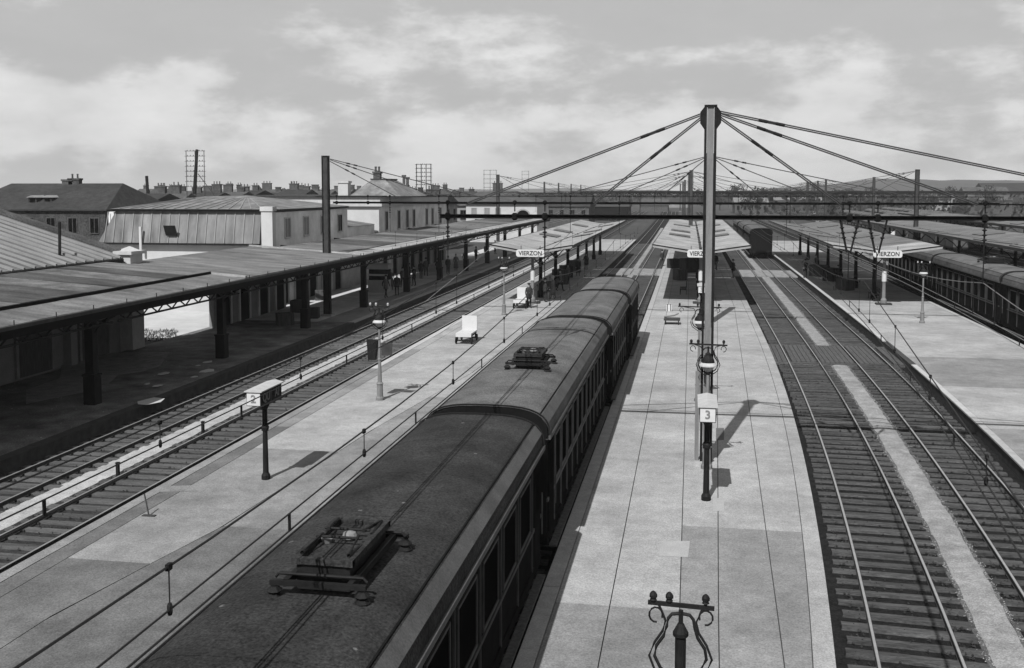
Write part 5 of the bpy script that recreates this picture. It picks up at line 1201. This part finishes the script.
# benches under the butterfly canopies
def bench(x, y, label):
    t = thing('platform_bench', label, 'bench', (x, y, PLAT), group='benches under the canopies')
    for k in range(3): MB().box(x - .25 + .17 * k, x - .11 + .17 * k, y - 1.1, y + 1.1, PLAT + .44, PLAT + .48).build('seat_slat', M['timber'], t)
    for k in range(2): MB().box(x + .27, x + .30, y - 1.1, y + 1.1, PLAT + .6 + .18 * k, PLAT + .74 + .18 * k).build('back_slat', M['timber'], t)
    for yy in (-.85, .85): q = MB().box(x - .25, x - .19, y + yy - .03, y + yy + .03, PLAT, PLAT + .44); q.box(x + .24, x + .27, y + yy - .03, y + yy + .03, PLAT, PLAT + .95); q.box(x - .25, x + .25, y + yy - .03, y + yy + .03, PLAT + .38, PLAT + .439); q.build('leg', M['iron'], t)
bench(-11.4, 86, 'dark bench in the shade of the left butterfly canopy'); bench(-11.6, 95, 'second bench deeper under the left butterfly canopy'); bench(.7, 88, 'dark bench under the middle canopy'); bench(13.8, 82, 'dark bench under the right butterfly canopy'); bench(-.6, 84, 'bench left of the centre line under the middle canopy')

# ================================================================== FAR YARD, TOWN AND TREES ON THE RIGHT
def tree(x, y, h, w, label, seed, dark='leaf_far', group='trees around the yard'):
    r = random.Random(seed); t = thing('tree', label, 'tree', (x, y, 0), group=group)
    q = MB().tube([(x, y, -.1), (x + .1, y, h * .3), (x - .05, y, h * .55)], [w * .06, w * .045, w * .02], 6)
    for k in range(4):
        a = r.uniform(0, 6.28); q.tube([(x, y, h * (.28 + .06 * k)), (x + w * .28 * math.cos(a), y + w * .28 * math.sin(a), h * (.52 + .07 * k))], [w * .028, w * .01], 5)
    q.build('trunk', M['bark'], t); c = MB()
    cl = [(r.uniform(-.5, .5) * w * .75, r.uniform(-.5, .5) * w * .75, h * r.uniform(.42, .9), w * r.uniform(.14, .26)) for _ in range(9)]
    for cx_, cy_, cz_, cr_ in cl:
        for _ in range(64):
            th, u = r.uniform(0, 6.28), r.uniform(-1, 1); rr = cr_ * r.random() ** .4; s_ = math.sqrt(1 - u * u)
            p = Vector((x + cx_ + rr * s_ * math.cos(th), y + cy_ + rr * s_ * math.sin(th), cz_ + rr * u * .85)); s = w * r.uniform(.025, .05)
            e1 = Vector((r.uniform(-1, 1), r.uniform(-1, 1), r.uniform(-1, 1))).normalized(); e2 = e1.orthogonal().normalized()
            c.quad(p - e1 * s, p + e2 * s * .7, p + e1 * s, p - e2 * s * .7)
    c.build('crown', M[dark], t); return t
def whichpx(px, lab): return lab
yard = [  # px0, px1, yeave, yridge, dist, depth, roof, wall, label
    (925, 965, 197, 193, 420, 20, 'zinc', 'render_grey', 'grey shed below the right hills'), (968, 1010, 200, 187, 380, 18, 'tile', 'brick', 'gabled house at the right picture edge'),
    (986, 1030, 192, 183, 520, 26, 'slate', 'brick', 'tall dark roofed building behind the gabled house at the right'), (900, 930, 198, 193, 560, 20, 'tile', 'brick', 'low brick house left of the pale shed'), (840, 880, 199, 194.5, 600, 20, 'zinc', 'brick', 'grey roofed workshop in the far yard'),
    (775, 822, 200, 196.5, 450, 20, 'zinc', 'brick', 'long grey goods shed at the end of the yard'), (735, 768, 203, 197.5, 380, 24, 'zinc', 'brick', 'brick engine shed beyond the middle canopy'), (640, 668, 205, 198.5, 420, 20, 'tile', 'brick', 'low house left of the far masts'), (668, 690, 203, 198, 520, 20, 'slate', 'render_grey', 'small gabled hut between the girders')]
for a in yard: town(*a, rows=1, cols_=5)
town(564, 629, 206.2, 203.6, 300, 14, 'iron_mid', 'black', 'long black goods shed standing across the yard beyond the left canopies', rows=0)
kinds = ['low bushy tree', 'round dark tree', 'narrow tall tree', 'ragged open tree']
spec = []
for k in range(44):
    px = 700 + 315 * (k + rnd.uniform(-.3, .3)) / 44; d = rnd.uniform(330, 620); p = PD(px, 200, d); h_ = rnd.uniform(6, 11.0)
    where = 'right of the tall mast' if px < 745 else 'above the carriages on the curve' if px < 790 else 'under the long right stays' if px < 850 else 'left of the far right mast' if px < 908 else 'right of the far right mast' if px < 950 else 'near the right picture edge'
    spec.append((p, h_, k, '%s of the far yard, %s' % (kinds[k % 4], where)))
for p, h_, k, lab in spec:
    same = [q_[2] for q_ in spec if q_[3] == lab]
    if len(same) > 1: lab = ['leftmost', 'second', 'third', 'fourth'][same.index(k)] + ' ' + lab
    tree(p.x, p.y, h_, h_ * [.95, .8, .5, 1.1][k % 4], lab, 100 + k)
q = MB(); r = random.Random(5)                            # the far wood below the hills reads as one mass
for k in range(820):
    px = r.uniform(560, 1180); d = r.uniform(620, 1000) if k < 400 or px < 745 else r.uniform(300, 640); p = PD(px, 200, d); h_ = r.uniform(4, 8.5) * (1 if px > 760 else .75)
    for _ in range(14):
        c = Vector((p.x + r.gauss(0, 3), p.y + r.gauss(0, 3), h_ * r.uniform(.05, 1))); s_ = r.uniform(.6, 1.5)
        e1 = Vector((r.uniform(-1, 1), r.uniform(-1, 1), r.uniform(-1, 1))).normalized(); e2 = e1.orthogonal().normalized()
        q.quad(c - e1 * s_, c + e2 * s_ * .8, c + e1 * s_, c - e2 * s_ * .8)
struct(q.build('far_wood', M['leaf_far']), 'stuff', 'dark far wood along the foot of the hills')
for k, (px, d, h_) in enumerate(((92, 150, 8), (600, 420, 7.5), (556, 400, 8.5), (455, 240, 8.2), (320, 260, 9.4), (290, 300, 9.6))):
    p = PD(px, 200, d); tree(p.x, p.y, h_, h_ * .8, ['dark tree beside the rubble house', 'small tree above the black goods shed', 'tree beyond the arched building', 'tree behind the pavilion', 'tree just left of the dark mast', 'tree among the skyline roofs'][k], 300 + k, 'leaf')
# goods wagons on the sidings
def wagon(label):
    t = thing('goods_wagon', label, 'goods wagon', (0, 0, 0), group='goods wagons on the sidings')
    b = MB().box(-1.3, 1.3, -4.2, 4.2, 1.05, 3.1); b.build('body', M['timber'], t)
    A = [(1.42 * math.cos(R(a)), 3.1 + .55 * math.sin(R(a))) for a in range(0, 181, 20)]; MB().sweep(A, at(0), [-4.3, 4.3]).build('roof', M['car_roof_pale'], t)
    for s in (-1, 1): MB().box(min(s * 1.3, s * 1.36), max(s * 1.3, s * 1.36), -.8, .8, 1.1, 3.0).build('sliding_door', M['iron_mid'], t)
    MB().box(-1.2, 1.2, -4.3, 4.3, .8, 1.05).build('underframe', M['iron'], t)
    for s in (-.75, .75):
        for y in (-2.3, 2.3): MB().tube([(s - .06, y, .64), (s + .06, y, .64)], .46, 12).build('wheel', M['iron'], t)
    return t
W0 = wagon('goods wagon on the first siding, nearest of its row'); n = 0
ordn = ['second', 'third', 'fourth', 'fifth', 'sixth', 'seventh', 'eighth', 'ninth']
for row, (x, y0, cnt) in enumerate(((36, 150, 6), (40, 210, 7), (44.5, 170, 8), (49, 240, 6), (54, 190, 8), (59, 260, 7))):
    for k in range(cnt):
        Y = y0 + 10.0 * k
        if n == 0: W0.location = (x + bend(Y), Y, .1)
        else: dup(W0, loc=(x + bend(Y), Y, .1), label='goods wagon on the %s siding, %s of its row' % (['first', 'second', 'third', 'fourth', 'fifth', 'outermost'][row], 'nearest' if k == 0 else ordn[k - 1]))
        n += 1
# pale signal boards, poles and telegraph posts of the far yard
for k, (px, py, d, h_, lab) in enumerate(((892, 237, 160, 2.2, 'small white signal board beyond the right canopy'), (790, 216, 260, 9, 'dark yard post left of the far masts'), (757, 212, 300, 9.5, 'slender yard post above the middle canopy'), (860, 213, 300, 8.5, 'yard post under the long stay'), (950, 211, 320, 8, 'yard post right of the far right mast'), (985, 212, 300, 8, 'yard post at the right picture edge'), (640, 212, 330, 7.5, 'yard post left of the middle canopy'))):
    p = PD(px, py, d); q = MB().tube([(p.x, p.y, 0), (p.x, p.y, h_)], .14, 6); t = thing('yard_post' if k else 'signal_post', lab, 'post', (p.x, p.y, 0)); q.build('post', M['iron'], t)
    if k == 0: MB().box(p.x - .35, p.x + .35, p.y - .2, p.y - .14, 1.2, 2.4).build('board', M['white'], t)
    else:
        for z in (.92, .85): MB().bar((p.x - .9, p.y, h_ * z), (p.x + .9, p.y, h_ * z), .1, .1).build('crossarm', M['iron'], t)

# ================================================================== HAZE over the whole yard
hz = bpy.data.materials.new('thin smoke haze'); hz.use_nodes = True
for n_ in list(hz.node_tree.nodes):
    if n_.type == 'BSDF_PRINCIPLED': hz.node_tree.nodes.remove(n_)
pv = hz.node_tree.nodes.new('ShaderNodeVolumePrincipled'); pv.inputs['Color'].default_value = (.8, .8, .8, 1); pv.inputs['Density'].default_value = .00018
hz.node_tree.links.new(pv.outputs[0], [n_ for n_ in hz.node_tree.nodes if n_.type == 'OUTPUT_MATERIAL'][0].inputs['Volume'])
q = MB().box(-3050, 3050, -120, 6050, -1.1, 60); struct(q.build('haze', hz), 'stuff', 'thin smoky haze lying over the whole station yard')
